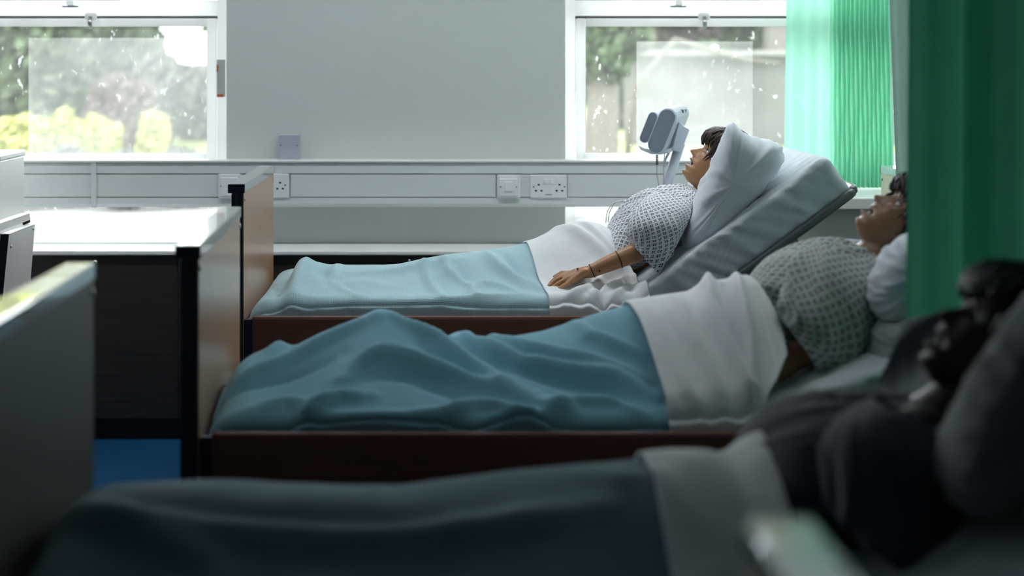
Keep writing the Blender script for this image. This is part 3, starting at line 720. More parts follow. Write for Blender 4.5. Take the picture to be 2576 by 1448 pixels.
def add_capsule(V, Fc, p0, r0, p1, r1, seg=20, sy=1.0, rings=5):
    """closed tapered capsule; sy flattens nothing, ends are round"""
    p0, p1 = Vector(p0), Vector(p1); t = p1 - p0
    if t.length < 1e-6: t = Vector((0, 0, 1e-4))
    t.normalize(); u = t.orthogonal().normalized(); w_ = t.cross(u); i0 = len(V); prof = []
    for k in range(rings + 1):
        a = math.pi / 2 * (1 - k / rings); prof.append((p0 - t * r0 * math.sin(a), max(r0 * math.cos(a), r0 * .02)))
    for k in range(rings + 1):
        a = math.pi / 2 * k / rings; prof.append((p1 + t * r1 * math.sin(a), max(r1 * math.cos(a), r1 * .02)))
    for c, r in prof:
        for k in range(seg):
            a = 2 * math.pi * k / seg; V.append(c + (u * math.cos(a) + w_ * math.sin(a)) * r)
    n = len(prof)
    Fc += [tuple(i0 + q for q in f_) for f_ in grid_faces(n, seg, True)]
    Fc.append(tuple(i0 + k for k in range(seg))); Fc.append(tuple(i0 + (n - 1) * seg + k for k in range(seg))[::-1])
def frame_of(c, n, u):                               # head matrix from forward n and up u
    n = Vector(n).normalized(); u = (Vector(u) - n * Vector(u).dot(n)).normalized(); s_ = u.cross(n)
    m = Matrix.Identity(4)
    for i, ax in enumerate((n, s_, u)):
        for k in range(3): m[k][i] = ax[k]
    m.translation = Vector(c); return m
def manikin(label, head_c, n2, u2, scale, caps, skin, hairmat, hair_style, voxel=.0032, group='training manikins in the beds'):
    """body: head + limb capsules fused into one skin by voxel remeshing"""
    e = thing('training_manikin', label, 'manikin', group)
    hm = frame_of(head_c, (n2[0], 0, n2[1]), (u2[0], 0, u2[1])) @ Matrix.Scale(scale, 4)
    V = [hm @ Vector(p) for p in HEADV]; Fc = list(HEADF)
    for sy in (-1, 1):                               # ears
        add_capsule(V, Fc, hm @ Vector((-.018, sy * .071, .034)), .0085 * scale, hm @ Vector((-.010, sy * .069, .002)), .0065 * scale, 14)
        add_capsule(V, Fc, hm @ Vector((-.026, sy * .076, .030)), .006 * scale, hm @ Vector((-.018, sy * .073, .006)), .005 * scale, 14)
    for c in caps: add_capsule(V, Fc, *c)
    me = bpy.data.meshes.new('raw'); me.from_pydata([tuple(p) for p in V], [], Fc); tmp = bpy.data.objects.new('raw', me); COL.objects.link(tmp)
    bmm = bmesh.new(); bmm.from_mesh(me); bmesh.ops.recalc_face_normals(bmm, faces=bmm.faces[:]); bmm.to_mesh(me); bmm.free()
    rm = tmp.modifiers.new('r', 'REMESH'); rm.mode = 'VOXEL'; rm.voxel_size = voxel; rm.use_smooth_shade = True
    sm = tmp.modifiers.new('s', 'SMOOTH'); sm.factor = .5; sm.iterations = 2
    dg = bpy.context.evaluated_depsgraph_get(); me2 = bpy.data.meshes.new_from_object(tmp.evaluated_get(dg))
    bpy.data.objects.remove(tmp, do_unlink=True)
    body = bpy.data.objects.new('body', me2); COL.objects.link(body); body.parent = e
    me2.materials.clear()
    for k in (skin, 'mouth', 'lips' if skin == 'skin' else skin): me2.materials.append(M[k])
    inv = hm.inverted(); n = len(me2.polygons); cen = np.zeros(n * 3); me2.polygons.foreach_get('center', cen); cen = cen.reshape(-1, 3)
    L4 = np.array(inv); loc = cen @ L4[:3, :3].T + L4[:3, 3]
    surf = np.interp(loc[:, 2], HB, HF)
    inm = (np.abs(loc[:, 1]) < .017) & (np.abs(loc[:, 2] + .0285) < .0085) & (loc[:, 0] < surf - .0035) & (loc[:, 0] > .02)
    lip = (np.abs(loc[:, 1]) < .022) & (np.abs(loc[:, 2] + .0285) < .015) & (loc[:, 0] > surf - .012) & ~inm
    me2.polygons.foreach_set('material_index', np.where(inm, 1, np.where(lip, 2, 0)).astype(np.int32))
    me2.polygons.foreach_set('use_smooth', [True] * n); me2.update()
    for sy in (-1, 1):                               # eyes
        bmm = bmesh.new(); bmesh.ops.create_uvsphere(bmm, u_segments=20, v_segments=14, radius=.0118)
        ey = bm_obj('eye', bmm, 'eye', e, True); ey.matrix_world = hm @ Matrix.Translation((.0535, sy * .031, .0335))
        bmm = bmesh.new(); bmesh.ops.create_uvsphere(bmm, u_segments=16, v_segments=10, radius=.0056)
        ir = bm_obj('iris', bmm, 'iris', e, True); ir.matrix_world = hm @ Matrix.Translation((.0605, sy * .031, .0335))
        bmm = bmesh.new(); add_tube(bmm, [hm @ Vector((.060 - .16 * abs(q) ** 1.4, sy * (.031 + q), .049 + .004 - q * q * 12)) for q in (-.014, -.007, 0, .007, .014)], [.0012, .002, .0022, .002, .0010], 6)
        bm_obj('eyebrow', bmm, hairmat, e, True)
        bmm = bmesh.new(); add_tube(bmm, [hm @ Vector((.0660 - .10 * abs(q) ** 1.3, sy * (.031 + q), .0375 - q * q * 20)) for q in (-.013, -.006, 0, .006, .013)], [.001, .0016, .0018, .0016, .001], 6)
        bm_obj('eyelash', bmm, hairmat, e, True)
    # hair: a cap over the skull plus many tapered locks
    rr = random.Random(len(label)); Vh, Fh = [], []
    lim = lambda th: (.066 if abs(th) < .9 else .066 - (abs(th) - .9) / .5 * .075 if abs(th) < 1.4 else -.012 if abs(th) < 1.9 else -.05)
    nb, nth = 40, 72
    for i in range(nb):
        for j in range(nth):
            th = -math.pi + 2 * math.pi * j / nth; b0 = lim(th); b_ = b0 + (.1415 - b0) * i / (nb - 1)
            a, y, q = headpt(np.float64(b_), np.float64(th), .009 + .003 * math.sin(9 * th + 20 * b_), False)
            Vh.append(hm @ Vector((float(a), float(y), b_ + .010 * i / nb)))
    Fh += [tuple(f_) for f_ in grid_faces(nb, nth, True)]; Fh.append(tuple(range((nb - 1) * nth, nb * nth)))
    bmm = bmesh.new(); nl = 420
    for k in range(nl):
        th = rr.uniform(-math.pi, math.pi); s0 = rr.uniform(.085, .138)
        if abs(th) < .95: b1 = rr.uniform(.040, .062)
        elif abs(th) < 1.5: b1 = rr.uniform(.000, .04)
        else: b1 = rr.uniform(-.075, -.02)
        cu = hair_style; pts = []; dth = rr.uniform(-.25, .25); ph = rr.uniform(0, 6.28)
        for q in range(9):
            t = q / 8; b_ = s0 + (b1 - s0) * t ** .85; off = .013 + .007 * math.sin(math.pi * t) + cu * .006 * math.sin(7 * t + ph)
            a, y, _ = headpt(np.float64(b_), np.float64(th + dth * t + cu * .12 * math.sin(6 * t + ph)), off, False)
            pts.append(hm @ Vector((float(a), float(y), b_)))
        r = rr.uniform(.0028, .0048) * scale
        add_tube(bmm, pts, [r * .5, r, r, r, r, r * .95, r * .8, r * .55, r * .15], 5)
    i0 = len(bmm.verts); bv = [bmm.verts.new(p) for p in Vh]
    for f_ in Fh: bmm.faces.new([bv[q] for q in f_])
    bm_obj('hair', bmm, hairmat, e, True)
    return e, hm
def ring_seam(name, p, d, r, rt, mat, parent):
    d = Vector(d).normalized(); u = d.orthogonal().normalized(); w_ = d.cross(u); pts = [Vector(p) + (u * math.cos(a) + w_ * math.sin(a)) * r for a in [2 * math.pi * k / 28 for k in range(29)]]
    return tube(name, pts, rt, mat, parent, 6)
def rings_mesh(name, rings, mat, parent, D, nseg=160, amp=.004, seed=1, ex=.85, skew=0, sub=12, thick=.003, kf=(22, 3), freq=1.0):
    """cloth lofted over elliptical rings; each ring = (top px, bottom px, half width[, D])"""
    R = []
    for r in rings:
        d = r[3] if len(r) > 3 else D; a, b_ = P(*r[0], d), P(*r[1], d); R.append((a, b_, r[2]))
    A = spline([r[0] for r in R], sub); B = spline([r[1] for r in R], sub); W = spline([Vector((r[2], 0, 0)) for r in R], sub)
    v, uv = [], []; s = 0; n = len(A); pc = None
    for i in range(n):
        c = (A[i] + B[i]) / 2; hv = (A[i] - B[i]) / 2
        if pc is not None: s += (c - pc).length
        pc = c; arc = 0; pq = None
        for j in range(nseg):
            a = math.pi + 2 * math.pi * j / nseg; ca, sa = math.cos(a), math.sin(a)
            pw = lambda q: math.copysign(abs(q) ** ex, q)
            p = c + hv * pw(ca) + Vector((skew * (-sa if sa < 0 else 0) * 0, W[i].x * pw(sa), 0))
            nrm = (p - c).normalized()
            ds = amp * float(wr(float(s * freq), float(arc * 1.5), seed, kf[0])) + amp * .6 * math.sin(kf[1] * a + 9 * s + seed) 
            ds += amp * 2.2 * (float(cre(float(arc * .9 + s * .35), float(s * .3), seed, 95)) - .35) * (.5 + .7 * i / n)
            p = p + nrm * ds
            if pq is not None: arc += (p - pq).length
            pq = p; v.append(p); uv.append((s, arc))
    # seam-safe uv: duplicate the first column
    m = nseg + 1; v2, uv2 = [], []
    for i in range(n):
        row = v[i * nseg:(i + 1) * nseg]; ru = uv[i * nseg:(i + 1) * nseg]
        v2 += row + [row[0]]; uv2 += ru + [(ru[0][0], ru[-1][1] + (row[0] - row[-1]).length)]
    o = mesh_obj(name, v2, grid_faces(n, m), mat, parent, True, uv2)
    if thick: solid(o, thick, 0)
    return o

# ================================================================== far bed (by the windows)
A36 = math.radians(36); ZM = .672
bed('hospital bed nearest the windows, beech footboard, backrest raised steeply', -.566, 5.30, 1.0016, .6236, back=(.544, A36, .66, ZM))
mattress('pale fitted-sheet mattress under the manikin beside the window, raised steeply', -.566, 5.30, ZM, .544, A36, .70)
sil = [(612, 735), (690, 700), (735, 688), (748, 664), (768, 652), (800, 661), (830, 668), (850, 665), (900, 672), (1000, 665), (1060, 652), (1120, 641), (1200, 631), (1280, 622), (1340, 607), (1400, 579), (1440, 567), (1475, 562), (1510, 570), (1545, 590), (1620, 640)]
cf = Cover(-.566, 5.30, ZM, [PX(a, 5.77) for a, b_ in sil], [PZ(b_, 5.77) for a, b_ in sil], 5.74, .33, .36, 1.0, hinge=.56, ang=A36, seed=4, wrk=.0016)
for pts, amp, wd in (
    ([(768, 655), (752, 690), (742, 730), (735, 760)], .020, .035), ([(790, 665), (830, 700), (870, 735)], -.012, .035),
    ([(850, 668), (830, 700), (860, 730), (900, 745)], .010, .025), ([(880, 690), (980, 690), (1080, 672), (1160, 655)], .012, .03),
    ([(1060, 660), (1075, 700), (1110, 745)], .010, .022), ([(1110, 650), (1130, 690), (1180, 720), (1200, 745)], .012, .022), ([(1150, 668), (1165, 700), (1180, 735)], -.010, .02),
    ([(1220, 640), (1260, 680), (1330, 715), (1380, 738)], .014, .025), ([(1265, 640), (1300, 690), (1350, 730)], -.010, .02),
    ([(1180, 740), (1210, 715), (1260, 722), (1300, 735)], .008, .018), ([(800, 752), (950, 752), (1100, 750), (1250, 745), (1370, 742)], .006, .018),
    ([(650, 745), (680, 720), (720, 715)], .010, .025), ([(665, 770), (690, 740), (725, 740)], .008, .02)):
    cf.ridge(pts, amp * 1.5, wd * .75)
cf.ridges += [([(-.50, 5.2), (-.505, 5.5), (-.50, 5.9), (-.50, 6.3)], -.022, .045), ([(-.33, 5.45), (-.30, 5.52), (-.24, 5.55), (-.15, 5.50)], .010, .03)]
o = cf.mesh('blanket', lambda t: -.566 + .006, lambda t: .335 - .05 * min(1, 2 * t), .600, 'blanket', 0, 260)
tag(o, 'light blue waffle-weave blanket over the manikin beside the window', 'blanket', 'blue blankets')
cs = Cover(-.566, 5.30, ZM, cf.xs, cf.zs, 5.74, .33, .36, 1.0, hinge=.56, ang=A36, seed=14, wrk=.0022); cs.ridges = list(cf.ridges)
for pts, amp, wd in (
    ([(1400, 582), (1470, 610), (1520, 650), (1545, 690)], .016, .018), ([(1440, 570), (1500, 600), (1540, 640)], .012, .016),
    ([(1400, 740), (1450, 725), (1510, 700), (1570, 690), (1630, 700)], .022, .022), ([(1420, 770), (1470, 745), (1510, 725), (1530, 700)], .020, .016),
    ([(1480, 775), (1530, 740), (1570, 720), (1620, 705)], .018, .016), ([(1500, 735), (1520, 760), (1500, 785)], -.012, .012), ([(1540, 760), (1580, 735), (1640, 720)], .014, .014)):
    cs.ridge(pts, amp * 1.3, wd)
o = cs.mesh('top_sheet', lambda t: .312 - .055 * min(1, 2 * t), lambda t: .60 - .075 * min(1, 2 * t), .605, 'sheet', .008, 110, dropfold=.012)
tag(o, 'crumpled white top sheet turned down over the waist of the manikin by the window', 'sheet', 'white top sheets')

# body, gown and arm of the manikin by the window
Q = lambda x, y, d=5.77: P(x, y, d)
hand = []
W_ = Q(1487, 682, 5.44)
def finger(pts, r0, r1):
    n = len(pts) - 1
    return [(pts[i], r0 + (r1 - r0) * i / n, pts[i + 1], r0 + (r1 - r0) * (i + 1) / n, 12) for i in range(n)]
kn = [Q(1424, 689, 5.478), Q(1420, 695, 5.458), Q(1424, 703, 5.438), Q(1433, 711, 5.421)]
for k, (p1, p2, p3) in enumerate(((Q(1403, 697, 5.480), Q(1388, 710, 5.478), Q(1380, 719, 5.475)), (Q(1400, 705, 5.456), Q(1384, 717, 5.453), Q(1376, 724, 5.450)),
                                  (Q(1406, 713, 5.433), Q(1391, 723, 5.430), Q(1384, 728, 5.428)), (Q(1417, 719, 5.415), Q(1405, 727, 5.412), Q(1398, 730, 5.410)))):
    r = (.0082, .0084, .0079, .0070)[k]
    hand += [(Q(1470, 684, 5.462 - .014 * k), .0125, kn[k], r * 1.15, 12)] + finger([kn[k], p1, p2, p3], r * 1.1, r * .78)
hand += [(Q(1476, 683, 5.443), .0175, Q(1446, 688, 5.448), .0150, 16), (Q(1446, 688, 5.448), .0145, Q(1424, 697, 5.448), .0100, 16)]
hand += [(Q(1468, 686, 5.475), .012, Q(1440, 690, 5.500), .0105, 12)] + finger([Q(1440, 690, 5.500), Q(1414, 687, 5.510), Q(1396, 697, 5.512), Q(1389, 704, 5.512)], .0098, .0068)
arm = [(Q(1700, 545, 5.60), .042, Q(1628, 622, 5.46), .030), (Q(1628, 622, 5.46), .030, Q(1595, 637, 5.445), .0285), (Q(1595, 637, 5.445), .0285, Q(1530, 663, 5.44), .0245), (Q(1530, 663, 5.44), .0245, W_, .0195), (W_, .0195, Q(1470, 686, 5.44), .016)]
body = [(Q(1803, 440), .050, Q(1768, 525), .056), (Q(1765, 530), .060, Q(1735, 560), .075)]
for y in (-.07, .07): body += [(Q(1722, 555, 5.77 + y), .078, Q(1610, 615, 5.77 + y), .085), (Q(1610, 615, 5.77 + y), .080, Q(1545, 660, 5.77 + y), .062), (Q(1545, 660, 5.77 + y), .060, Q(1390, 700, 5.77 + y), .050)]
body += [(Q(1720, 550, 5.63), .055, Q(1700, 545, 5.60), .045), (Q(1720, 550, 5.91), .055, Q(1690, 560, 5.95), .045), (Q(1690, 560, 5.95), .045, Q(1620, 640, 6.02), .030), (Q(1620, 640, 6.02), .030, Q(1540, 675, 5.98), .022)]
m1, hm1 = manikin('tan manikin with brown bobbed hair reclining beside the window, one hand on the sheet', Q(1800, 430), (-.79, .61), (.61, .79), 1.0, body + arm + hand, 'skin', 'hair', .15)
ring_seam('joint_seam', Q(1557, 652, 5.441), Q(1595, 637, 5.445) - Q(1530, 663, 5.44), .0262, .0016, 'seam', m1)
ring_seam('joint_seam', Q(1489, 681, 5.44), Q(1530, 663, 5.44) - W_, .0205, .0016, 'seam', m1)
for px, py, d in ((1453, 676, 5.432), (1508, 681, 5.418)):
    disc('joint_screw', Q(px, py, d), .003, .004, 'seam', m1)
tor = [((1470, 640), (1500, 740), .135), ((1505, 615), (1545, 710), .150), ((1530, 578), (1572, 690), .165), ((1552, 546), (1600, 675), .178), ((1585, 509), (1645, 655), .192), ((1625, 484), (1690, 635), .204), ((1690, 470), (1732, 600), .205), ((1728, 470), (1768, 575), .170), ((1745, 476), (1785, 545), .095), ((1752, 484), (1788, 530), .062)]
gown = rings_mesh('gown', tor, 'gown', m1, 5.77, amp=.006, seed=5)
slv = [((1655, 482), (1752, 505), .080, 5.62), ((1612, 508), (1742, 530), .095, 5.55), ((1585, 545), (1726, 566), .100, 5.50), ((1577, 580), (1702, 606), .092, 5.475), ((1583, 602), (1678, 642), .074, 5.455), ((1590, 612), (1656, 678), .060, 5.445), ((1592, 615), (1652, 683), .058, 5.445)]
rings_mesh('sleeve', slv, 'gown', gown, 5.5, amp=.007, seed=9, kf=(26, 4))
pillow('large white pillow wrapped around the head of the manikin by the window',
       [(1838, 304), (1862, 318), (1905, 345), (1950, 356), (1977, 385), (1968, 420), (1905, 500), (1830, 580), (1775, 630), (1745, 640), (1728, 612), (1738, 555), (1762, 485), (1790, 415), (1815, 355)],
       5.40, 6.14, 'pillow', 5.45, dent=.07, dent_c=.5, dent_w=.30, flat=.36)

# hand-set holder on a pole behind the bed
dv = thing('bedside_terminal', 'white bedside terminal with rounded speaker-like ends on an angled pole by the window', 'bedside terminal')
DD = 6.32
def stadium(c, ax, hl, r, n=10):                      # 2D stadium in the image-parallel plane
    c, ax = Vector(c), Vector(ax).normalized(); nx = Vector((-ax.y, ax.x)); out = []
    for k in range(n + 1): a = math.pi * k / n; out.append(c + ax * hl + nx * r * math.cos(a) + ax * r * math.sin(a))
    for k in range(n + 1): a = math.pi * k / n; out.append(c - ax * hl - nx * r * math.cos(a) - ax * r * math.sin(a))
    return out
def extr(name, poly, y, dvec, mat, parent):          # poly (x,z) at depth y, swept by dvec
    n = len(poly); v = [(p.x, y, p.y) for p in poly] + [(p.x + dvec[0], y + dvec[1], p.y + dvec[2]) for p in poly]
    f = [(k, (k + 1) % n, n + (k + 1) % n, n + k) for k in range(n)] + [tuple(range(n))[::-1], tuple(range(n, 2 * n))]
    o = mesh_obj(name, v, f, mat, parent); bmm = bmesh.new(); bmm.from_mesh(o.data); bmesh.ops.recalc_face_normals(bmm, faces=bmm.faces[:])
    bmesh.ops.bevel(bmm, geom=[e_ for e_ in bmm.edges if e_.calc_face_angle(0) > .9], offset=.003, segments=2, affect='EDGES'); bmm.to_mesh(o.data); bmm.free(); return o
k_ = DD / F; pt = lambda x, y: Vector((PX(x, DD), PZ(y, DD)))
ax = pt(1683, 285) - pt(1648, 372)
hb = extr('speaker_body', stadium(pt(1665, 329), ax, 36 * k_, 23 * k_), DD, (.058, .10, .012), 'white_plastic', dv)
extr('speaker_face', stadium(pt(1664.5, 330), ax, 37 * k_, 20 * k_), DD - .004, (0, .005, 0), 'grey_face', hb)
hb2 = extr('speaker_body', stadium(pt(1636, 322), ax, 28 * k_, 13 * k_), DD + .05, (.05, .09, .012), 'white_plastic', dv)
extr('speaker_face', stadium(pt(1635, 322), ax, 29 * k_, 11 * k_), DD + .046, (0, .005, 0), 'grey_face', hb2)
for r_, yy in ((0, .05), (0, .075), (1, .055), (1, .08)):
    vx = PX(1718 - 14 * r_, DD); box('vent_slot', (vx - .009 + (yy - .05) * .5, DD + yy, PZ(285 - 2 * r_, DD)), (vx + .009 + (yy - .05) * .5, DD + yy + .004, PZ(285 - 2 * r_, DD) + .012), 'tube_grey', dv, 0)
extr('bracket', [pt(*q) for q in ((1697, 300), (1712, 306), (1722, 318), (1738, 326), (1716, 384), (1700, 381), (1683, 371))], DD + .035, (.01, .06, 0), 'white_plastic', dv)
extr('bracket_rib', [pt(*q) for q in ((1706, 306), (1712, 308), (1696, 372), (1689, 370))], DD + .028, (0, .02, 0), 'grey_face', dv)
extr('tray', [pt(*q) for q in ((1605, 366), (1622, 374), (1660, 380), (1690, 372), (1688, 384), (1660, 389), (1636, 387), (1612, 377))], DD + .005, (.02, .10, 0), 'white_plastic', dv)
tube('pole', [P(1712, 360, DD + .07), P(1677, 466, DD + .07), P(1645, 570, DD + .07), Vector((PX(1630, DD), DD + .07, .35)), Vector((PX(1630, DD), DD + .07, 0.02))], .0175, 'white_plastic', dv, 16)
tube('pole_strap', [P(1683, 384, DD + .05), P(1674, 400, DD + .04), P(1670, 420, DD + .05)], .004, 'white_plastic', dv, 6)
disc('pole_base', (PX(1630, DD), DD + .07, .012), .07, .024, 'white_plastic', dv, 'Z', 20)
c1 = tube('cable', spline([P(1653, 388, DD), P(1652, 410, DD), P(1653, 440, DD), P(1657, 470, DD), P(1660, 560, DD)], 6), .0016, 'cable', dv, 6)
for k in range(5): disc('cable_ferrule', P(1653, 392 + 5 * k, DD), .0045, .0045, 'black', dv, 'Z', 8)
tube('cable', spline([P(1672, 385, DD), P(1670, 410, DD), P(1669, 436, DD), P(1672, 470, DD)], 6), .0016, 'cable', dv, 6)
# drip tubing looping out behind the gown
iv = thing('drip_tubing', 'thin clear drip tubing looping up behind the gown of the manikin by the window', 'tubing')
for k in range(2):
    tube('tube_loop', spline([P(1524 + 6 * k, 560, 5.95), P(1527 + 6 * k, 535, 5.95), P(1540 + 6 * k, 513, 5.95), P(1558, 506, 5.95), P(1574, 506 + 2 * k, 5.95), P(1590, 520, 5.92)], 6), .0016, 'clear_tube', iv, 6)
tube('connector', [P(1570, 506, 5.94), P(1581, 508, 5.94)], .006, 'plate', iv, 8)

# ================================================================== middle bed
A20 = math.radians(20)
bed('hospital bed in the middle row position, grey-lit footboard and dark brown side rail', -.464, 3.54, 1.0021, .645, yaw=.0253, back=(.589, A20, .78, ZM))
mattress('mattress of the middle bed, its head end half hidden by the green curtain', -.464, 3.54, ZM, .589, A20, .80)
sil = [(500, 930), (560, 905), (620, 890), (690, 880), (745, 870), (800, 841), (900, 801), (945, 781), (962, 778), (980, 784), (1000, 795), (1100, 836), (1190, 864), (1230, 850), (1300, 846), (1370, 834), (1440, 811), (1500, 791), (1575, 771), (1660, 757), (1740, 745), (1765, 726), (1850, 711), (1888, 702), (1905, 722), (1950, 800)]
DM = 4.0
cm = Cover(-.464, 3.54, ZM, [PX(a, DM) for a, b_ in sil], [PZ(b_, DM) for a, b_ in sil], DM, .40, .30, .8, tent=(-.13, .34, 1.0), hinge=.62, ang=A20, seed=21, wrk=.0014)
for pts, amp, wd in (
    ([(868, 957), (897, 924), (935, 905), (980, 903), (1030, 915), (1104, 945), (1187, 973), (1270, 998), (1353, 1027), (1420, 1035)], .024, .030),
    ([(900, 965), (960, 940), (1040, 950), (1120, 985), (1220, 1015)], -.014, .03),
    ([(1000, 806), (1060, 840), (1104, 866), (1187, 932), (1270, 982), (1400, 1023)], .022, .026),
    ([(1060, 870), (1140, 930), (1230, 975)], -.014, .028),
    ([(1050, 812), (1187, 872), (1312, 924), (1424, 935), (1549, 961), (1652, 1006)], .022, .026), ([(1150, 880), (1260, 920), (1400, 960), (1520, 990), (1640, 1040)], -.013, .025),
    ([(1240, 850), (1330, 880), (1424, 905), (1520, 925), (1620, 960)], .016, .022), ([(1300, 885), (1400, 925), (1500, 945)], -.010, .02),
    ([(940, 800), (850, 850), (752, 907), (649, 944), (557, 973)], .020, .028), ([(860, 890), (760, 935), (650, 965), (560, 985)], -.016, .03),
    ([(620, 900), (590, 930), (565, 950)], .010, .02), ([(650, 905), (615, 935), (585, 955)], .009, .018), ([(690, 870), (700, 880), (660, 905)], .012, .03),
    ([(760, 1075), (790, 1035), (850, 1010), (930, 1000)], .018, .025), ([(640, 1030), (720, 1020), (800, 1025)], .012, .03), ([(780, 1050), (900, 1043), (1020, 1042), (1150, 1035)], .014, .025),
    ([(1100, 1045), (1200, 1022), (1300, 1040), (1360, 1065)], .015, .022), ([(1350, 1045), (1450, 1020), (1560, 1020), (1650, 1050)], .014, .024), ([(1220, 1075), (1290, 1055), (1360, 1062)], .012, .018),
    ([(1440, 815), (1480, 850), (1560, 880), (1620, 900)], .012, .02)):
    cm.ridge(pts, amp * 1.4, wd * .72)
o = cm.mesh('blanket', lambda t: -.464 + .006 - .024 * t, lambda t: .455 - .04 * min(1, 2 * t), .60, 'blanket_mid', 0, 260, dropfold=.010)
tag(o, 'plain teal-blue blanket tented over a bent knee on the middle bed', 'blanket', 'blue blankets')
cms = Cover(-.464, 3.54, ZM, cm.xs, cm.zs, DM, .44, .30, .55, hinge=.62, ang=A20, seed=33, wrk=.002); cms.ridges = []
for pts, amp, wd in (
    ([(1760, 726), (1790, 790), (1840, 900), (1880, 1000), (1890, 1060)], .014, .016), ([(1850, 712), (1870, 800), (1890, 900), (1900, 1000)], .018, .014), ([(1815, 730), (1835, 810), (1860, 900)], -.012, .016),
    ([(1700, 760), (1740, 850), (1790, 950), (1820, 1040)], .009, .02), ([(1640, 790), (1690, 900), (1730, 1000), (1760, 1060)], .006, .018), ([(1900, 740), (1930, 820), (1950, 900), (1950, 980)], -.010, .018)):
    cms.ridge(pts, amp * 2.1, wd * .75)
o = cms.mesh('top_sheet', lambda t: .440 - .040 * min(1, 2 * t), lambda t: .675 + .02 * math.sin(math.pi * min(1, 2 * t)) - .05 * max(0, .12 - t) / .12, .60, 'sheet', .010, 110, dropfold=.012)
tag(o, 'white top sheet folded back across the middle bed', 'sheet', 'white top sheets')
Q2 = lambda x, y, d=4.12: P(x, y, d)
b2 = [(Q2(2262, 590), .050, Q2(2210, 660), .056), (Q2(2215, 655), .060, Q2(2150, 715), .075)]
for y in (-.07, .07): b2 += [(Q2(2140, 720, 4.12 + y), .080, Q2(1990, 790, 4.12 + y), .085), (Q2(1990, 790, 4.12 + y), .080, Q2(1900, 830, 4.12 + y), .075), (Q2(1900, 830, 4.12 + y), .07, Q2(1700, 880, 4.12 + y), .055)]
b2 += [(Q2(2150, 720, 4.0), .055, Q2(2130, 740, 3.93), .045), (Q2(2130, 740, 3.93), .042, Q2(2040, 870, 3.80), .031), (Q2(2040, 870, 3.80), .031, Q2(1960, 925, 3.78), .026), (Q2(1960, 925, 3.78), .026, Q2(1900, 945, 3.80), .021), (Q2(2150, 720, 4.24), .055, Q2(2080, 800, 4.36), .036)]
m2, hm2 = manikin('brown manikin with black curly hair, mouth open, lying in the middle bed', Q2(2262, 582), (-.59, .81), (.81, .59), .97, b2, 'skin_dark', 'hair_black', 1.0, .0036)
disc('joint_screw', hm2 @ Vector((-.012, -.0615, -.030)), .004, .004, 'seam', m2)
tor = [((1880, 725), (1930, 930), .15), ((1893, 700), (1960, 925), .165), ((1930, 657), (2010, 915), .185), ((2000, 620), (2060, 900), .20), ((2080, 598), (2115, 880), .205), ((2140, 606), (2165, 850), .20), ((2185, 632), (2195, 790), .15), ((2200, 652), (2215, 740), .075)]
g2 = rings_mesh('gown', tor, 'gown_mid', m2, 4.12, amp=.007, seed=15)
slv = [((2060, 610), (2190, 660), .08, 3.98), ((2010, 655), (2185, 715), .10, 3.90), ((1980, 715), (2178, 790), .105, 3.85), ((1965, 755), (2160, 870), .10, 3.82), ((1962, 780), (2128, 925), .09, 3.80), ((1966, 800), (2080, 948), .082, 3.79), ((1975, 815), (2060, 950), .078, 3.79)]
rings_mesh('sleeve', slv, 'gown_mid', g2, 3.85, amp=.009, seed=19, kf=(26, 5))
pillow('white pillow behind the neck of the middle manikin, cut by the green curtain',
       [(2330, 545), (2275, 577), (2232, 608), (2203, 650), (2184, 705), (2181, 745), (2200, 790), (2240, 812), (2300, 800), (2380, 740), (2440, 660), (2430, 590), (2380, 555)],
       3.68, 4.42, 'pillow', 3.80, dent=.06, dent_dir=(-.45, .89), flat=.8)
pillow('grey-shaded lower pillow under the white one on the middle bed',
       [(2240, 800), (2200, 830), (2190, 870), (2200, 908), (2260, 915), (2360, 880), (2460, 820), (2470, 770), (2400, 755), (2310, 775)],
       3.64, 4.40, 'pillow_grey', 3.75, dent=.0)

# ================================================================== near bed (out of focus)
A25 = math.radians(25); ZN = .690
bed('hospital bed closest in view, blurred, only its far footboard corner in frame at left', -.553, 2.00, 1.0348, .640, panel='panel_shaded', back=(.45, A25, .78, ZN))
mattress('mattress of the blurred nearest bed', -.553, 2.00, ZN, .45, A25, .80)
sil = [(-40, 1330), (110, 1270), (200, 1248), (300, 1232), (500, 1224), (700, 1236), (1000, 1242), (1200, 1212), (1400, 1186), (1560, 1171), (1700, 1156), (1780, 1158), (1830, 1172), (1880, 1130), (1950, 1075), (2050, 1040), (2150, 1040), (2250, 1060)]
DN = 2.60
cn = Cover(-.553, 2.00, ZN, [PX(a, DN) for a, b_ in sil], [PZ(b_, DN) for a, b_ in sil], DN, .42, .30, .8, hinge=.47, ang=A25, seed=41, wrk=.002)
for pts, amp, wd in (([(110, 1275), (300, 1310), (500, 1350), (800, 1375), (1100, 1360), (1300, 1320), (1500, 1290)], .022, .04), ([(300, 1270), (600, 1290), (900, 1300), (1200, 1290)], -.015, .04), ([(200, 1300), (400, 1380), (560, 1440)], .015, .03), ([(1500, 1200), (1640, 1230), (1720, 1330), (1790, 1440)], .015, .03)):
    cn.ridge(pts, amp, wd)
o = cn.mesh('blanket', lambda t: -.547, lambda t: .30, .60, 'blanket_shaded', 0, 160); tag(o, 'blurred shade-painted blue blanket on the nearest bed along the bottom of the picture', 'blanket', 'blue blankets')
o = cn.mesh('top_sheet', lambda t: .285, lambda t: .45, .60, 'sheet', .010, 50); tag(o, 'blurred top sheet edge on the nearest bed', 'sheet', 'white top sheets')
Q3 = lambda x, y, d=2.60: P(x, y, d)
b3 = [(Q3(2495, 930), .050, Q3(2400, 1060), .056), (Q3(2400, 1060), .06, Q3(2330, 1130), .075)]
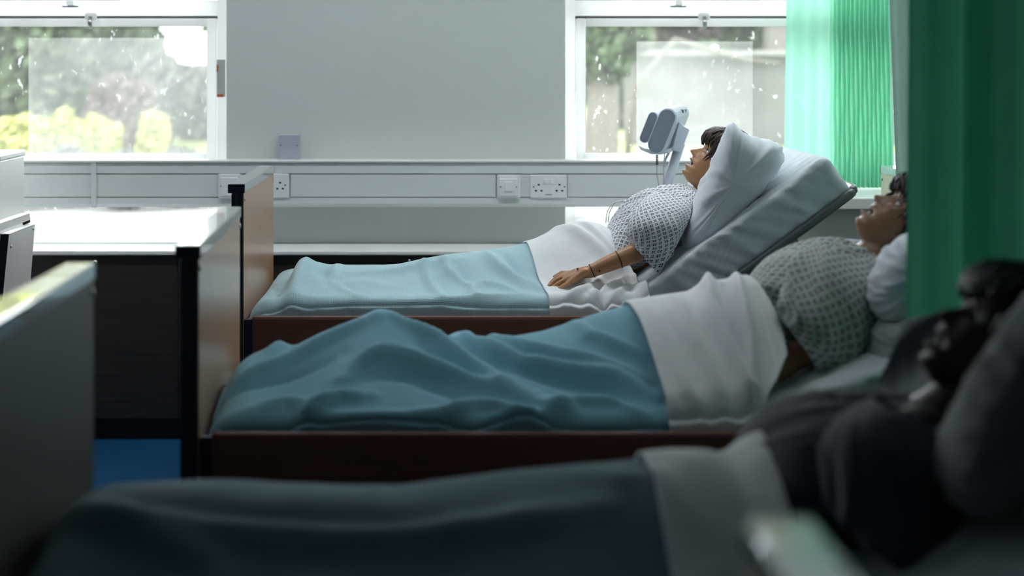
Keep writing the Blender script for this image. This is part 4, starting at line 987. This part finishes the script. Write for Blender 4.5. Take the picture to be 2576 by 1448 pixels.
for y in (-.07, .07): b3 += [(Q3(2300, 1160, 2.6 + y), .078, Q3(2050, 1230, 2.6 + y), .085), (Q3(2050, 1250, 2.6 + y), .07, Q3(1900, 1330, 2.6 + y), .055)]
m3, hm3 = manikin('dark blurred manikin in the nearest bed at the lower right', Q3(2500, 900), (-.79, .61), (.61, .79), 1.0, b3, 'skin_shaded', 'hair_black', .2, .004)
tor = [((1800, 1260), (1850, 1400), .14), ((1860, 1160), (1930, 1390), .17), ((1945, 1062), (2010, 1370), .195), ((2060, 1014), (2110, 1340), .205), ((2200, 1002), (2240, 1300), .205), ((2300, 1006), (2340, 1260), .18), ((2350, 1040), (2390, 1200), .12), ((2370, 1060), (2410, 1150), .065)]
g3 = rings_mesh('gown', tor, 'gown_shaded', m3, 2.60, amp=.006, seed=25)
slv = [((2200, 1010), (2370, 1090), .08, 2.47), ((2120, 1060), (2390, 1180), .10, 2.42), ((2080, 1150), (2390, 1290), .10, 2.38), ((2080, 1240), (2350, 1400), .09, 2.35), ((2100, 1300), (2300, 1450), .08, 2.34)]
rings_mesh('sleeve', slv, 'gown_shaded', g3, 2.4, amp=.008, seed=29)
pillow('blurred shade-painted pillow around the nearest manikin at the right edge',
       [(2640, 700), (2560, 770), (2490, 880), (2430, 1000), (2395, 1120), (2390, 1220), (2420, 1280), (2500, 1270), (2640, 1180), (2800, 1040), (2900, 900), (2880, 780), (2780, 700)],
       2.16, 2.86, 'pillow_shaded', 2.25, dent=.04, flat=.8)

# ================================================================== the bed beside the camera: one cap corner in view
bed('bed showing only a blurred grey board cap corner at bottom right', .2131 - 2.05, .34, 1.0390, .64)
mattress('mattress of the bed beside the camera, below the picture', .2131 - 2.05, .34, ZM, -.9, .01, 1.0)

# ================================================================== left edge
lk = thing('bedside_locker', 'white bedside locker at the left edge in front of the window', 'locker')
lx1 = PX(31, 6.3); lz = PZ(383, 6.3)
box('body', (lx1 - .42, 6.12, .06), (lx1, 6.48, lz - .02), 'white_lam', lk, .004); box('top', (lx1 - .43, 6.11, lz - .02), (lx1 + .004, 6.49, lz), 'white_lam', lk, .005)
box('door', (lx1 - .40, 6.105, .10), (lx1 - .02, 6.119, .62), 'white_lam', lk, .003); box('drawer', (lx1 - .40, 6.105, .64), (lx1 - .02, 6.119, .80), 'white_lam', lk, .003)
for xx in (lx1 - .39, lx1 - .05): box('foot', (xx, 6.14, 0), (xx + .03, 6.46, .06), 'black', lk, .004)
tr_ = thing('tilted_trolley', 'grey metal panel of a trolley with a push bar at the left edge', 'trolley')
a, b_ = P(23, 588, 5.45), P(88, 563, 5.75); c_, d_ = P(6, 760, 5.45), P(74, 745, 5.75)
def slab(name, q, th, mat, parent):
    n = (q[1] - q[0]).cross(q[3] - q[0]).normalized() * th; v = [*q, *[p + n for p in q]]
    o = mesh_obj(name, v, [(0, 1, 2, 3), (7, 6, 5, 4), (0, 4, 5, 1), (1, 5, 6, 2), (2, 6, 7, 3), (3, 7, 4, 0)], mat, parent)
    bmm = bmesh.new(); bmm.from_mesh(o.data); bmesh.ops.recalc_face_normals(bmm, faces=bmm.faces[:]); bmm.to_mesh(o.data); bmm.free(); return o
pn = slab('panel', [a, b_, d_, c_], .02, 'light_metal', tr_)
for q in (a.lerp(b_, .12).lerp(c_, .2), a.lerp(b_, .92).lerp(d_, .06)): disc('screw', q + Vector((.001, 0, 0)), .004, .006, 'steel', pn, 'X')
slab('edge_post', [a + Vector((-.022, -.012, 0)), a + Vector((0, -.004, 0)), c_ + Vector((0, -.004, 0)), c_ + Vector((-.022, -.012, 0))], .02, 'navy', tr_)
slab('push_bar', [P(-30, 572, 5.4), P(75, 536, 5.75), P(75, 553, 5.75), P(-30, 592, 5.4)], .03, 'light_metal', tr_)
slab('bar_end', [P(60, 552, 5.752), P(76, 547, 5.76), P(76, 559, 5.76), P(60, 566, 5.752)], .02, 'black', tr_)
box('body', (c_.x - .38, 5.45, .30), (c_.x - .005, 5.75, c_.z - .01), 'grey_metal', tr_, .006)
for xx in (c_.x - .36, c_.x - .05):
    for yy in (5.48, 5.70): tube('leg', [(xx, yy, .30), (xx, yy, .05)], .012, 'steel', tr_, 8); disc('castor', (xx, yy, .03), .03, .02, 'black', tr_, 'Y', 14)

# ================================================================== curtains
def curtain(name, label, D, x0t, x1t, x0b, x1b, zt, zb, fold, mat, nx=400, nz=24):
    v, uv = [], []
    for i in range(nx):
        s = i / (nx - 1)
        for j in range(nz):
            q = j / (nz - 1); z_ = zt + (zb - zt) * q; xt = x0t + (x1t - x0t) * s; xb = x0b + (x1b - x0b) * s
            dx, dy = fold(s, q); v.append((xt + (xb - xt) * q + dx, D + dy, z_)); uv.append((s, q))
    o = mesh_obj(name, v, grid_faces(nx, nz), mat, None, True, uv); o['label'] = label; return o
def f_win(s, q):
    if s < .40: return 0, .012 * math.sin(s * 22 + .5) * (1 + .3 * q)
    u = (s - .40) / .60; k = min(1, u * 6)
    return .002 * math.sin(40 * q + u * 30) * q, k * .024 * math.sin(2 * math.pi * 14.5 * u + .5 * q * math.sin(9 * u)) + .012 * math.sin(.4 * 22 + .5) * (1 - k)
Dc = 6.74
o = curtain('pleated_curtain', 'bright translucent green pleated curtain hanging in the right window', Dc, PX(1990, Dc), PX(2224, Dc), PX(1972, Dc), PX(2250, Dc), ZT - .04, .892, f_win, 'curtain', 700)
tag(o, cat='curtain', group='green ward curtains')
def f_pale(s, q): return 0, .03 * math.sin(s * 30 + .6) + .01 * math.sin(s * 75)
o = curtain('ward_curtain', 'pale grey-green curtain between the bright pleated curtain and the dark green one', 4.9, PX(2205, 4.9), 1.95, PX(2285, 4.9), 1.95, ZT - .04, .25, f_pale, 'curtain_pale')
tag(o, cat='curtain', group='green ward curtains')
FN = ([0, .020, .036, .048, .075, .110, .118, .128, .16, .21, .235, .243, .255, .30, .36, .372, .384, .44, .52, .53, .545, .62, .70, .71, .73, .82, .92, 1.02, 1.2], [.05, .0, -.018, -.012, .035, .085, .06, -.01, -.022, .0, .05, .02, -.02, -.015, .06, .02, -.02, .01, .06, .0, -.02, .02, .06, .0, -.02, .03, .05, -.02, .0])
def f_near(s, q):
    x = s * (1.97 - PX(2280, 3.22)); y = sum(np.interp(x + d, *FN) for d in (-.009, -.006, -.003, 0, .003, .006, .009)) / 7
    return 0, float(y) * (1 + .15 * q)
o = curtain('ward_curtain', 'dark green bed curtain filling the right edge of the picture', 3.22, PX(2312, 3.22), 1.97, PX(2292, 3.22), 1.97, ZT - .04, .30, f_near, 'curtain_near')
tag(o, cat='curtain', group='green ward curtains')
for yy, xa_ in ((Dc, 1.15), (4.9, .2), (3.22, .2)):
    r = box('curtain_track', (xa_, yy - .012, ZT - .04), (XR, yy + .012, ZT), 'white_plastic', None, .002)
    tag(r, 'white ceiling track of the %s' % {Dc: 'bright pleated window curtain', 4.9: 'pale grey-green curtain', 3.22: 'dark green bed curtain'}[yy], 'curtain track', 'ceiling curtain tracks')
